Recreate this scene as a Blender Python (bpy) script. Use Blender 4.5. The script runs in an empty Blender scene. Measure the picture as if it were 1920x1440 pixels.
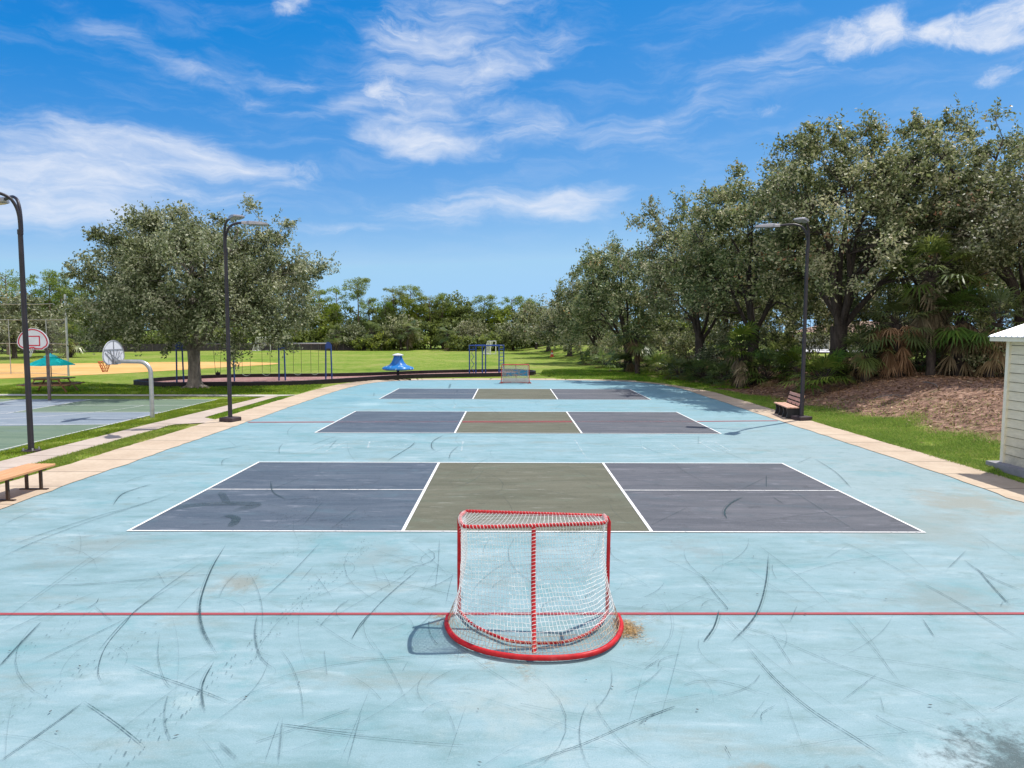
import bpy, math, random
import numpy as np
from mathutils import Vector, Matrix, Euler

R = math.radians
S = bpy.context.scene
COL = S.collection

# ------------------------------------------------------------------ camera
CH = 3.3815
cam_d = bpy.data.cameras.new("camera")
cam = bpy.data.objects.new("camera", cam_d)
COL.objects.link(cam)
F_PX, YAW, PIT, ROL = 1297.69, 0.0045925, 0.0768923, -0.00338
cam_d.sensor_width = 36.0
cam_d.lens = F_PX / 1920 * 36.0
cam_d.clip_end = 6000
cam_d.clip_start = 0.1
cam.location = (0, 0, CH)
cam.rotation_euler = (Matrix.Rotation(-YAW, 3, 'Z') @ Matrix.Rotation(-PIT, 3, 'X')
                      @ Matrix.Rotation(R(90), 3, 'X') @ Matrix.Rotation(-ROL, 3, 'Z')).to_euler()
S.camera = cam

# ------------------------------------------------------------------ light
SUN_EL, SUN_AZ = R(61), R(50)          # azimuth measured from +y towards +x
sun_d = bpy.data.lights.new("sun", 'SUN')
sun = bpy.data.objects.new("sun", sun_d)
COL.objects.link(sun)
sun_d.energy = 3.8
sun_d.angle = R(0.5)
sun_d.color = (1.0, 0.955, 0.89)
to_sun = Vector((math.sin(SUN_AZ) * math.cos(SUN_EL), math.cos(SUN_AZ) * math.cos(SUN_EL), math.sin(SUN_EL)))
sun.rotation_euler = to_sun.to_track_quat('Z', 'Y').to_euler()
sun.location = (30, 40, 60)

S.view_settings.view_transform = 'Standard'
S.view_settings.look = 'None'
S.view_settings.gamma = 1.0
S.view_settings.exposure = 0.52
S.cycles.max_bounces = 6
S.cycles.diffuse_bounces = 3
S.cycles.transmission_bounces = 4
S.cycles.transparent_max_bounces = 10


# ------------------------------------------------------------------ node helpers
class NT:
    def __init__(self, tree):
        self.t = tree
        self.n = tree.nodes
        self.l = tree.links

    def new(self, kind, **kw):
        nd = self.n.new(kind)
        for k, v in kw.items():
            setattr(nd, k, v)
        return nd

    def put(self, sock, v):
        if isinstance(v, bpy.types.NodeSocket):
            self.l.new(v, sock)
        elif v is not None:
            if isinstance(v, (tuple, list)) and len(v) == 3 and sock.type == 'RGBA':
                v = (*v, 1)
            sock.default_value = v

    def math(self, op, a, b=None, c=None, clamp=False):
        nd = self.new('ShaderNodeMath', operation=op, use_clamp=clamp)
        self.put(nd.inputs[0], a)
        if b is not None: self.put(nd.inputs[1], b)
        if c is not None: self.put(nd.inputs[2], c)
        return nd.outputs[0]

    def vmath(self, op, a, b=None):
        nd = self.new('ShaderNodeVectorMath', operation=op)
        self.put(nd.inputs[0], a)
        if b is not None: self.put(nd.inputs[1], b)
        return nd.outputs['Value'] if op in ('LENGTH', 'DOT_PRODUCT', 'DISTANCE') else nd.outputs[0]

    def mix(self, f, a, b, blend='MIX'):
        nd = self.new('ShaderNodeMix', data_type='RGBA', blend_type=blend)
        self.put(nd.inputs[0], f); self.put(nd.inputs[6], a); self.put(nd.inputs[7], b)
        return nd.outputs[2]

    def noise(self, vec, scale, detail=4, rough=0.55, dist=0.0):
        nd = self.new('ShaderNodeTexNoise')
        if vec is not None: self.l.new(vec, nd.inputs['Vector'])
        nd.inputs['Scale'].default_value = scale
        nd.inputs['Detail'].default_value = detail
        nd.inputs['Roughness'].default_value = rough
        nd.inputs['Distortion'].default_value = dist
        return nd.outputs[0]

    def step(self, v, a, b, lo=0.0, hi=1.0, kind='SMOOTHSTEP'):
        nd = self.new('ShaderNodeMapRange', interpolation_type=kind)
        self.put(nd.inputs[0], v)
        nd.inputs[1].default_value = a; nd.inputs[2].default_value = b
        nd.inputs[3].default_value = lo; nd.inputs[4].default_value = hi
        return nd.outputs[0]

    def ramp(self, v, stops):
        nd = self.new('ShaderNodeValToRGB')
        cr = nd.color_ramp
        while len(cr.elements) < len(stops): cr.elements.new(0.5)
        for e, (p, c) in zip(cr.elements, stops):
            e.position = p; e.color = (*c, 1)
        self.put(nd.inputs[0], v)
        return nd.outputs[0]

    def scaled(self, vec, s):
        return self.vmath('MULTIPLY', vec, tuple(s))

    def coord(self, which='Object'):
        return self.new('ShaderNodeTexCoord').outputs[which]

    def xyz(self, vec):
        nd = self.new('ShaderNodeSeparateXYZ'); self.l.new(vec, nd.inputs[0])
        return nd.outputs

    def bump(self, h, strength=0.3, dist=0.02):
        nd = self.new('ShaderNodeBump')
        self.put(nd.inputs['Height'], h)
        nd.inputs['Strength'].default_value = strength
        nd.inputs['Distance'].default_value = dist
        return nd.outputs[0]


def mat(name):
    m = bpy.data.materials.new(name)
    m.use_nodes = True
    nt = NT(m.node_tree)
    nt.n.clear()
    out = nt.new('ShaderNodeOutputMaterial')
    p = nt.new('ShaderNodeBsdfPrincipled')
    nt.l.new(p.outputs[0], out.inputs[0])
    p.inputs['Specular IOR Level'].default_value = 0.3
    return m, nt, p, out


def simple(name, col, rough=0.6, metal=0.0, var=0.15, scale=6.0, bump=0.0, spec=0.3):
    m, nt, p, out = mat(name)
    c = nt.coord()
    n = nt.noise(c, scale, 5, 0.6)
    lo = tuple(v * (1 - var) for v in col); hi = tuple(min(1, v * (1 + var)) for v in col)
    nt.put(p.inputs['Base Color'], nt.ramp(n, [(0.3, lo), (0.7, hi)]))
    p.inputs['Roughness'].default_value = rough
    p.inputs['Metallic'].default_value = metal
    p.inputs['Specular IOR Level'].default_value = spec
    if bump:
        nt.put(p.inputs['Normal'], nt.bump(nt.noise(c, scale * 6, 4), bump, 0.01))
    return m


# ------------------------------------------------------------------ direction of a photo position (for clouds and paint marks)
def ray(px, py):
    a = (px - 960) / F_PX; b = (py - 720) / F_PX
    c, s = math.cos(ROL), math.sin(ROL)
    u = c * a + s * b; v = -s * a + c * b
    x, yy, zz = u, 1.0, -v
    c, s = math.cos(PIT), math.sin(PIT)
    y = c * yy + s * zz; z = -s * yy + c * zz
    c, s = math.cos(YAW), math.sin(YAW)
    return c * x + s * y, -s * x + c * y, z


def G(px, py, z=0.0):
    x, y, zz = ray(px, py)
    t = (z - CH) / zz
    return (x * t, y * t, z)


# ------------------------------------------------------------------ sky
world = bpy.data.worlds.new("World")
S.world = world
world.use_nodes = True
wt = NT(world.node_tree)
wt.n.clear()
wout = wt.new('ShaderNodeOutputWorld')
bg = wt.new('ShaderNodeBackground')
wt.l.new(bg.outputs[0], wout.inputs[0])
sky = wt.new('ShaderNodeTexSky', sky_type='NISHITA')
sky.sun_disc = False
sky.sun_elevation = SUN_EL
sky.sun_rotation = SUN_AZ
sky.altitude = 0
sky.air_density = 0.6
sky.dust_density = 0.0
sky.ozone_density = 6.0
# camera-style colour grade of the clear sky
sp = wt.new('ShaderNodeSeparateColor'); wt.l.new(sky.outputs[0], sp.inputs[0])
cr_ = wt.math('MAXIMUM', wt.math('MINIMUM', wt.math('MULTIPLY', wt.math('SUBTRACT', sp.outputs[0], 0.78), 1.12), 1.75), 0.07)
cg_ = wt.math('MINIMUM', wt.math('MULTIPLY', wt.math('POWER', sp.outputs[1], 1.0), 0.71), 3.0)
cb_ = wt.math('MINIMUM', wt.math('MULTIPLY', wt.math('POWER', sp.outputs[2], 0.356), 2.1), 4.4)
cc_ = wt.new('ShaderNodeCombineColor'); wt.l.new(cr_, cc_.inputs[0]); wt.l.new(cg_, cc_.inputs[1]); wt.l.new(cb_, cc_.inputs[2])
bg.inputs['Strength'].default_value = 0.15
D = wt.coord('Generated')
dx, dy, dz = wt.xyz(D)
az = wt.math('MULTIPLY', wt.math('ARCTAN2', dx, dy), 57.2958)
el = wt.math('MULTIPLY', wt.math('ARCSINE', dz), 57.2958)
cmb = wt.new('ShaderNodeCombineXYZ')
wt.l.new(az, cmb.inputs[0]); wt.l.new(el, cmb.inputs[1])
AE = cmb.outputs[0]
# turbulence of the cloud outlines
warp = wt.new('ShaderNodeTexNoise')
warp.inputs['Scale'].default_value = 0.22; warp.inputs['Detail'].default_value = 5
wt.l.new(AE, warp.inputs['Vector'])
wv = wt.scaled(wt.vmath('SUBTRACT', warp.outputs['Color'], (0.5, 0.5, 0.5)), (5.0, 2.4, 0))
AEw = wt.vmath('ADD', AE, wv)


def blob(px, py, w, h, rot=0.0, st=1.0):
    x, y, z = ray(px, py)
    a0 = math.degrees(math.atan2(x, y)); e0 = math.degrees(math.asin(z / math.sqrt(x * x + y * y + z * z)))
    k = 0.0445
    v = wt.vmath('SUBTRACT', AEw, (a0, e0, 0))
    if rot:
        rn = wt.new('ShaderNodeVectorRotate', rotation_type='Z_AXIS')
        wt.l.new(v, rn.inputs['Vector']); rn.inputs['Angle'].default_value = R(-rot)
        v = rn.outputs[0]
    v = wt.scaled(v, (1 / (w * k), 1 / (h * k), 0))
    return wt.step(wt.vmath('LENGTH', v), 1.0, 0.0, 0.0, st)


def total(bl):
    r = bl[0]
    for b in bl[1:]:
        r = wt.math('ADD', r, b)
    return wt.math('MINIMUM', r, 1.0)


wisps = total([blob(*b) for b in [
    (110, 330, 420, 120, 0, .95), (40, 400, 330, 62, 0, .8), (270, 270, 200, 60, 14, .55), (440, 312, 190, 40, -6, .75),
    (310, 112, 400, 34, -16, .44), (560, 165, 180, 26, -14, .25),
    (800, 190, 210, 150, 0, .72), (860, 40, 260, 90, 6, .62), (960, 120, 190, 52, 14, .55), (1010, 230, 130, 45, 5, .6),
    (790, 272, 190, 34, -4, .8), (960, 390, 330, 46, 2, .9), (1080, 365, 130, 40, 10, .65), (640, 428, 190, 20, 0, .55),
    (1330, 190, 400, 34, 11, .46), (1200, 245, 300, 50, 5, .30), (1480, 90, 300, 50, 8, .34), (640, 200, 120, 26, 15, .5)]])
puffs = total([blob(*b) for b in [
    (1600, 68, 105, 50, 8, 1.0), (1640, 45, 60, 40, 20, .9), (1760, 62, 120, 34, 0, .9), (1830, 38, 90, 52, 10, 1.0), (1890, 70, 70, 24, -10, .8),
    (545, 18, 66, 30, 14, .95), (720, 175, 95, 52, 0, .95), (760, 70, 120, 50, -10, .75), (1868, 132, 62, 26, 20, .62),
    (520, 318, 120, 26, -4, .6), (1905, 5, 60, 30, 0, .9), (1430, 202, 50, 16, 10, .5)]])
st1 = wt.noise(wt.scaled(AEw, (0.14, 0.62, 1)), 1.0, 12, 0.64, 0.45)
st2 = wt.noise(wt.scaled(AEw, (0.40, 0.66, 1)), 1.0, 12, 0.70, 0.4)
dw = wt.math('ADD', wisps, wt.math('MULTIPLY', wt.math('SUBTRACT', st1, 0.5), 1.75))
dw = wt.math('MULTIPLY', wt.step(dw, -0.02, 1.6, 0, 0.90), wt.step(wisps, 0.0, 0.35))
dp = wt.math('ADD', puffs, wt.math('MULTIPLY', wt.math('SUBTRACT', st2, 0.5), 2.0))
dp = wt.math('MULTIPLY', wt.step(dp, 0.12, 1.45, 0, 0.94), wt.step(puffs, 0.0, 0.25))
dens = wt.math('MAXIMUM', dw, dp)
veil = wt.math('MULTIPLY', wt.step(st1, 0.42, 0.75, 0, 0.13), wt.step(el, 2.0, 12.0))
dens = wt.math('ADD', dens, veil, clamp=True)
CLOUD_COL = (3.75, 4.0, 4.5)
skyc = wt.mix(dens, cc_.outputs[0], CLOUD_COL)
# added bright cloud, unseen behind the camera, as fill light for shaded sides
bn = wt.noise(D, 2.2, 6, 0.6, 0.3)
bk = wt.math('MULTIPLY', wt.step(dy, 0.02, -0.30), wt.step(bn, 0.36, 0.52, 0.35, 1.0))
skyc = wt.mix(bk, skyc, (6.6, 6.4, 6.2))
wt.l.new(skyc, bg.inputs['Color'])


# ------------------------------------------------------------------ object helpers
def link(o, parent=None):
    COL.objects.link(o)
    if parent is not None: o.parent = parent
    return o


def tag(o, label=None, cat=None, group=None, kind=None):
    if label: o['label'] = label
    if cat: o['category'] = cat
    if group: o['group'] = group
    if kind: o['kind'] = kind
    return o


def thing(name, label, cat, loc=(0, 0, 0), rz=0.0, group=None):
    o = bpy.data.objects.new(name, None)
    o.empty_display_size = 0.3
    o.location = loc; o.rotation_euler = (0, 0, rz)
    link(o)
    return tag(o, label, cat, group)


def copy_tree(o, parent=None):
    c = o.copy(); COL.objects.link(c)
    if parent is not None: c.parent = parent
    for ch in o.children:
        copy_tree(ch, c)
    return c


class MB:
    def __init__(self): self.v = []; self.f = []

    def add(self, vs, fs):
        b = len(self.v); self.v += [tuple(p) for p in vs]; self.f += [tuple(i + b for i in f) for f in fs]
        return self

    def box(self, c, s, rot=None, bev=0.0):
        hx, hy, hz_ = s[0] / 2, s[1] / 2, s[2] / 2
        if bev <= 0:
            vs = [(x * hx, y * hy, z * hz_) for x in (-1, 1) for y in (-1, 1) for z in (-1, 1)]
            fs = [(0, 1, 3, 2), (4, 6, 7, 5), (0, 4, 5, 1), (2, 3, 7, 6), (0, 2, 6, 4), (1, 5, 7, 3)]
        else:
            b = min(bev, hx * .9, hy * .9, hz_ * .9)
            vs = []
            for x in (-1, 1):
                for y in (-1, 1):
                    for z in (-1, 1):
                        vs += [(x * hx, y * (hy - b), z * (hz_ - b)), (x * (hx - b), y * hy, z * (hz_ - b)), (x * (hx - b), y * (hy - b), z * hz_)]
            I = lambda x, y, z, k: ((x * 2 + y) * 2 + z) * 3 + k
            fs = []
            for x in (0, 1): fs.append((I(x, 0, 0, 0), I(x, 0, 1, 0), I(x, 1, 1, 0), I(x, 1, 0, 0)))
            for y in (0, 1): fs.append((I(0, y, 0, 1), I(0, y, 1, 1), I(1, y, 1, 1), I(1, y, 0, 1)))
            for z in (0, 1): fs.append((I(0, 0, z, 2), I(0, 1, z, 2), I(1, 1, z, 2), I(1, 0, z, 2)))
            for y in (0, 1):
                for z in (0, 1): fs.append((I(0, y, z, 1), I(0, y, z, 2), I(1, y, z, 2), I(1, y, z, 1)))
            for x in (0, 1):
                for z in (0, 1): fs.append((I(x, 0, z, 0), I(x, 0, z, 2), I(x, 1, z, 2), I(x, 1, z, 0)))
            for x in (0, 1):
                for y in (0, 1): fs.append((I(x, y, 0, 0), I(x, y, 0, 1), I(x, y, 1, 1), I(x, y, 1, 0)))
            for x in (0, 1):
                for y in (0, 1):
                    for z in (0, 1): fs.append((I(x, y, z, 0), I(x, y, z, 1), I(x, y, z, 2)))
        if rot is not None:
            M = rot if isinstance(rot, Matrix) else Euler(rot).to_matrix()
            vs = [M @ Vector(p) for p in vs]
        return self.add([(p[0] + c[0], p[1] + c[1], p[2] + c[2]) for p in vs], fs)

    def bar(self, a, b, w, h, up=(0, 0, 1), bev=0.0):
        a = Vector(a); b = Vector(b); d = b - a; L = d.length; d.normalize()
        u = Vector(up); s = d.cross(u)
        if s.length < 1e-5: s = d.cross(Vector((1, 0, 0)))
        s.normalize(); u = s.cross(d)
        M = Matrix((d, s, u)).transposed()
        return self.box((a + b) / 2, (L, w, h), M, bev)

    def tube(self, pts, r, n=8, caps=True, closed=False):
        P = [Vector(p) for p in pts]; m = len(P)
        rr = r if isinstance(r, (list, tuple)) else [r] * m
        rings = []
        u = None
        for i in range(m):
            if closed: t = P[(i + 1) % m] - P[i - 1]
            else: t = P[min(i + 1, m - 1)] - P[max(i - 1, 0)]
            if t.length < 1e-9: t = Vector((0, 0, 1))
            t.normalize()
            if u is None:
                u = t.orthogonal().normalized()
            else:
                u = u - t * u.dot(t)
                if u.length < 1e-6: u = t.orthogonal()
                u.normalize()
            w = t.cross(u)
            rings.append([P[i] + (u * math.cos(2 * math.pi * k / n) + w * math.sin(2 * math.pi * k / n)) * rr[i] for k in range(n)])
        vs = [p for ring in rings for p in ring]
        fs = []
        for i in range(m if closed else m - 1):
            j = (i + 1) % m
            for k in range(n):
                fs.append((i * n + k, i * n + (k + 1) % n, j * n + (k + 1) % n, j * n + k))
        if caps and not closed:
            fs.append(tuple(range(n - 1, -1, -1))); fs.append(tuple((m - 1) * n + k for k in range(n)))
        return self.add(vs, fs)

    def prism(self, poly, z0, z1):
        n = len(poly)
        vs = [(p[0], p[1], z0) for p in poly] + [(p[0], p[1], z1) for p in poly]
        fs = [tuple(range(n - 1, -1, -1)), tuple(range(n, 2 * n))] + [(i, (i + 1) % n, n + (i + 1) % n, n + i) for i in range(n)]
        return self.add(vs, fs)

    def lathe(self, prof, n=24, c=(0, 0, 0), wob=None):
        vs = []; fs = []
        m = len(prof)
        for i, (r, z) in enumerate(prof):
            for k in range(n):
                a = 2 * math.pi * k / n
                q = 1.0 if wob is None else wob(i, a)
                vs.append((c[0] + r * q * math.cos(a), c[1] + r * q * math.sin(a), c[2] + z))
        for i in range(m - 1):
            for k in range(n):
                fs.append((i * n + k, i * n + (k + 1) % n, (i + 1) * n + (k + 1) % n, (i + 1) * n + k))
        fs.append(tuple(range(n - 1, -1, -1))); fs.append(tuple((m - 1) * n + k for k in range(n)))
        return self.add(vs, fs)

    def build(self, name, m, parent=None, smooth=False, angle=40):
        me = bpy.data.meshes.new(name)
        me.from_pydata(self.v, [], self.f)
        me.update()
        o = bpy.data.objects.new(name, me)
        if m: me.materials.append(m)
        link(o, parent)
        if smooth:
            me.polygons.foreach_set('use_smooth', [True] * len(me.polygons))
            try: me.set_sharp_from_angle(angle=R(angle))
            except Exception: pass
        return o


def quads_mesh(name, V, m, tint=None, parent=None):
    """V: (N,4,3) array of quads -> one mesh object with a per-face value 'tint'"""
    V = np.ascontiguousarray(V, dtype=np.float32)
    n = len(V)
    me = bpy.data.meshes.new(name)
    me.vertices.add(n * 4); me.vertices.foreach_set('co', V.reshape(-1))
    me.loops.add(n * 4); me.loops.foreach_set('vertex_index', np.arange(n * 4, dtype=np.int32))
    me.polygons.add(n); me.polygons.foreach_set('loop_start', np.arange(0, n * 4, 4, dtype=np.int32))
    me.update(calc_edges=True)
    if tint is not None:
        at = me.attributes.new('tint', 'FLOAT', 'FACE')
        at.data.foreach_set('value', np.ascontiguousarray(tint, dtype=np.float32))
    me.materials.append(m)
    o = bpy.data.objects.new(name, me)
    return link(o, parent)


def poly_sheet(name, pts, z, m, parent=None, kind=None):
    mb = MB(); mb.add([(p[0], p[1], z) for p in pts], [tuple(range(len(pts)))])
    o = mb.build(name, m, parent)
    if kind: o['kind'] = kind
    return o


def spline(pts, n=8, closed=True):
    out = []
    m = len(pts)
    rng = range(m) if closed else range(m - 1)
    for i in rng:
        g = (lambda k: pts[k % m]) if closed else (lambda k: pts[max(0, min(m - 1, k))])
        p0, p1, p2, p3 = (np.array(g(i + k), float) for k in (-1, 0, 1, 2))
        for k in range(n):
            t = k / n
            out.append(tuple(0.5 * (2 * p1 + (p2 - p0) * t + (2 * p0 - 5 * p1 + 4 * p2 - p3) * t * t + (3 * p1 - p0 - 3 * p2 + p3) * t ** 3)))
    if not closed: out.append(tuple(pts[-1]))
    return out


def area(pts):
    return sum(pts[i - 1][0] * pts[i][1] - pts[i][0] * pts[i - 1][1] for i in range(len(pts))) / 2


def offset(pts, d):
    """outward offset of a closed counter-clockwise outline"""
    n = len(pts); out = []
    for i in range(n):
        a = np.array(pts[i - 1][:2]); b = np.array(pts[(i + 1) % n][:2])
        t = b - a; t = t / (np.linalg.norm(t) + 1e-9)
        out.append((pts[i][0] + t[1] * d, pts[i][1] - t[0] * d))
    return out


def smooth01(t):
    t = np.clip(t, 0, 1)
    return t * t * (3 - 2 * t)


def hz(x, y):
    """ground height: flat park with a low bank along the right side"""
    x = np.asarray(x, float); y = np.asarray(y, float)
    foot = np.where(y < 48, 13.0, np.maximum(2.0, 13.0 - (y - 48) * 0.17))
    t = smooth01((x - foot) / 6.5)
    top = 1.35 - 0.5 * smooth01((y - 70) / 60)
    return t * top * (1 - 0.55 * smooth01((x - 32) / 30))


def hzf(x, y): return float(hz(x, y))


exec_rng = np.random.default_rng(7)

# ------------------------------------------------------------------ materials of the ground
def mat_lawn():
    m, nt, p, out = mat("lawn")
    c = nt.coord()
    x, y, z = nt.xyz(c)
    n1 = nt.noise(c, 0.12, 4, 0.6)
    n2 = nt.noise(c, 1.1, 6, 0.65)
    n3 = nt.noise(nt.scaled(c, (1, 0.6, 1)), 9.0, 4, 0.7)
    mixv = nt.math('ADD', nt.math('MULTIPLY', n1, 0.35), nt.math('ADD', nt.math('MULTIPLY', n2, 0.4), nt.math('MULTIPLY', n3, 0.35)))
    g = nt.ramp(mixv, [(0.40, (0.060, 0.118, 0.010)), (0.48, (0.120, 0.200, 0.018)), (0.55, (0.180, 0.252, 0.032)), (0.63, (0.270, 0.275, 0.075))])
    # bare leaf litter under the tree belt
    ym = nt.math('MAXIMUM', nt.math('SUBTRACT', y, 23.0), 0.0)
    edge = nt.math('SUBTRACT', 14.3, nt.math('MULTIPLY', nt.math('MINIMUM', ym, 26.0), 0.135))
    d = nt.math('ADD', nt.math('SUBTRACT', x, edge), nt.math('MULTIPLY', nt.math('SUBTRACT', nt.noise(c, 0.55, 5, 0.65), 0.5), 3.2))
    bare = nt.step(d, -0.5, 0.9)
    far = nt.step(y, 46.0, 62.0)
    patch = nt.step(nt.noise(c, 0.3, 4, 0.6), 0.46, 0.6)
    bare = nt.math('MULTIPLY', bare, nt.math('SUBTRACT', 1.0, nt.math('MULTIPLY', far, nt.math('SUBTRACT', 1.0, nt.math('MULTIPLY', patch, 0.8)))))
    back = nt.step(x, 27.0, 31.0)
    bare = nt.math('MULTIPLY', bare, nt.math('SUBTRACT', 1.0, back))
    nb = nt.noise(c, 3.5, 7, 0.72)
    dirt = nt.ramp(nb, [(0.3, (0.070, 0.040, 0.030)), (0.46, (0.20, 0.118, 0.084)), (0.58, (0.36, 0.225, 0.160)), (0.70, (0.52, 0.37, 0.26))])
    green = nt.math('MULTIPLY', nt.step(nt.noise(c, 0.8, 5, 0.7), 0.56, 0.68), 0.45)
    dirt = nt.mix(green, dirt, (0.09, 0.11, 0.035))
    nt.put(p.inputs['Base Color'], nt.mix(bare, g, dirt))
    p.inputs['Roughness'].default_value = 0.9
    p.inputs['Specular IOR Level'].default_value = 0.12
    h = nt.math('ADD', nt.math('MULTIPLY', n3, 0.6), nt.math('MULTIPLY', nt.noise(c, 28.0, 3, 0.7), 0.5))
    nt.put(p.inputs['Normal'], nt.bump(h, 0.75, 0.12))
    return m


def mat_rink():
    m, nt, p, out = mat("rink_paint")
    c = nt.coord()
    x, y, z = nt.xyz(c)
    str1 = nt.noise(nt.scaled(c, (0.40, 1.5, 1)), 1.0, 8, 0.66, 0.5)
    str2 = nt.noise(nt.scaled(c, (1.3, 4.6, 1)), 1.0, 7, 0.7, 0.4)
    big = nt.noise(c, 0.16, 4, 0.5)
    fine = nt.noise(c, 22.0, 5, 0.75)
    base = nt.ramp(nt.math('ADD', nt.math('MULTIPLY', str1, 0.6), nt.math('MULTIPLY', str2, 0.4)),
                   [(0.37, (0.145, 0.248, 0.258)), (0.46, (0.190, 0.298, 0.318)), (0.54, (0.218, 0.326, 0.352)), (0.65, (0.300, 0.394, 0.412))])
    # far half keeps a fresher, bluer coat; the right side is worn to grey
    blue = nt.mix(0.55, base, (0.150, 0.330, 0.400))
    fr = nt.math('ADD', y, nt.math('MULTIPLY', nt.math('SUBTRACT', big, 0.5), 22.0))
    base = nt.mix(nt.step(fr, 12.0, 40.0), base, blue)
    wear = nt.math('MULTIPLY', nt.step(nt.math('ADD', x, nt.math('MULTIPLY', nt.math('SUBTRACT', big, 0.5), 14.0)), 2.5, 10.0),
                   nt.step(y, 30.0, 18.0))
    base = nt.mix(nt.math('MULTIPLY', wear, 0.5), base, (0.28, 0.33, 0.325))
    gn = nt.noise(nt.scaled(c, (0.5, 1.3, 1)), 0.8, 6, 0.68)
    base = nt.mix(nt.math('MULTIPLY', nt.step(gn, 0.53, 0.70), 0.65), base, (0.205, 0.250, 0.228))
    base = nt.mix(nt.math('MULTIPLY', nt.step(str2, 0.60, 0.76), 0.5), base, (0.36, 0.46, 0.48))
    mot = nt.noise(nt.scaled(c, (1.0, 1.5, 1)), 2.3, 8, 0.74, 0.4)
    base = nt.mix(nt.step(mot, 0.50, 0.68, 0, 0.55), base, (0.150, 0.232, 0.228))
    base = nt.mix(nt.step(mot, 0.46, 0.32, 0, 0.34), base, (0.250, 0.362, 0.400))
    tl = nt.noise(nt.scaled(c, (0.6, 1.0, 1)), 0.9, 7, 0.7, 0.5)
    base = nt.mix(nt.step(tl, 0.52, 0.68, 0, 0.50), base, (0.105, 0.262, 0.285))
    sc = nt.noise(nt.scaled(c, (3.0, 9.0, 1)), 1.3, 8, 0.78, 0.2)
    base = nt.mix(nt.step(sc, 0.57, 0.70, 0, 0.38), base, (0.345, 0.440, 0.465))
    # dirt stains of their own shape
    def stain(cx, cy, r, sc, col, st, lo=0.3, hi=0.8, sy=1.0):
        nonlocal base
        v = nt.vmath('SUBTRACT', c, (cx, cy, 0))
        v = nt.scaled(v, (1, sy, 0))
        dd = nt.math('SUBTRACT', 1.0, nt.math('DIVIDE', nt.vmath('LENGTH', v), r))
        nn = nt.noise(c, sc, 7, 0.72, 0.3)
        k = nt.math('ADD', dd, nt.math('MULTIPLY', nt.math('SUBTRACT', nn, 0.5), 1.9))
        k = nt.math('MULTIPLY', nt.step(k, lo, hi, 0, st), nt.step(dd, 0.0, 0.25))
        base = nt.mix(k, base, col)
    stain(-3.6, 8.95, 0.9, 1.9, (0.20, 0.205, 0.165), 0.75, 0.35, 1.0, 1.3)
    stain(7.2, 11.8, 2.6, 1.1, (0.22, 0.24, 0.21), 0.55, 0.3, 1.0)
    stain(9.2, 13.6, 2.0, 1.3, (0.24, 0.235, 0.19), 0.7, 0.3, 0.9)
    stain(-6.5, 10.5, 2.0, 1.6, (0.19, 0.24, 0.23), 0.6, 0.45, 1.0)
    stain(-1.9, 10.2, 1.2, 1.8, (0.20, 0.245, 0.235), 0.5, 0.45, 1.0)
    stain(5.6, 8.6, 1.6, 2.0, (0.19, 0.235, 0.225), 0.6, 0.45, 1.0)
    stain(0.2, 6.1, 1.5, 2.2, (0.32, 0.38, 0.37), 0.5, 0.4, 1.0)
    stain(2.9, 10.4, 1.3, 2.4, (0.20, 0.23, 0.22), 0.45, 0.5, 1.0)
    stain(-8.0, 33.5, 2.4, 0.8, (0.12, 0.26, 0.31), 0.75, 0.45, 0.8, 0.8)
    stain(-6.2, 31.5, 2.6, 1.0, (0.33, 0.46, 0.48), 0.6, 0.4, 1.0, 1.6)
    stain(-5.2, 32.3, 1.4, 1.0, (0.17, 0.24, 0.23), 0.7, 0.4, 0.8, 1.2)
    stain(-7.5, 38.5, 2.8, 0.8, (0.13, 0.30, 0.36), 0.6, 0.5, 0.8, 0.8)
    stain(3.55, 5.05, 0.95, 2.6, (0.40, 0.47, 0.48), 0.55, 0.25, 0.9)
    stain(4.1, 5.15, 1.35, 6.5, (0.040, 0.058, 0.058), 0.85, 0.40, 0.95, 1.2)
    stain(3.0, 4.95, 0.5, 7.5, (0.05, 0.065, 0.065), 0.7, 0.5, 1.1, 1.6)
    stain(2.55, 5.0, 0.42, 6.0, (0.07, 0.075, 0.06), 0.75, 0.3, 0.8, 1.5)
    stain(1.9, 5.05, 0.4, 5.0, (0.22, 0.19, 0.13), 0.6, 0.3, 0.9, 1.4)
    stain(-2.9, 6.1, 0.3, 5.0, (0.42, 0.50, 0.48), 0.4, 0.3, 0.9)
    grit = nt.noise(c, 75.0, 3, 0.8)
    base = nt.mix(nt.step(grit, 0.52, 0.66, 0, 0.42), base, (0.125, 0.205, 0.215))
    base = nt.mix(nt.step(grit, 0.46, 0.34, 0, 0.35), base, (0.36, 0.45, 0.47))
    spot = nt.noise(c, 7.5, 7, 0.8, 0.3)
    base = nt.mix(nt.step(spot, 0.58, 0.70, 0, 0.45), base, (0.14, 0.225, 0.225))
    speck = nt.math('MULTIPLY', nt.step(fine, 0.64, 0.76), 0.5)
    base = nt.mix(speck, base, (0.09, 0.14, 0.15))
    nt.put(p.inputs['Base Color'], base)
    nt.put(p.inputs['Roughness'], nt.step(str1, 0.3, 0.7, 0.62, 0.85, 'LINEAR'))
    p.inputs['Specular IOR Level'].default_value = 0.22
    nt.put(p.inputs['Normal'], nt.bump(nt.math('ADD', nt.noise(c, 60, 3, 0.7), nt.math('MULTIPLY', str2, 0.8)), 0.15, 0.004))
    return m


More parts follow.
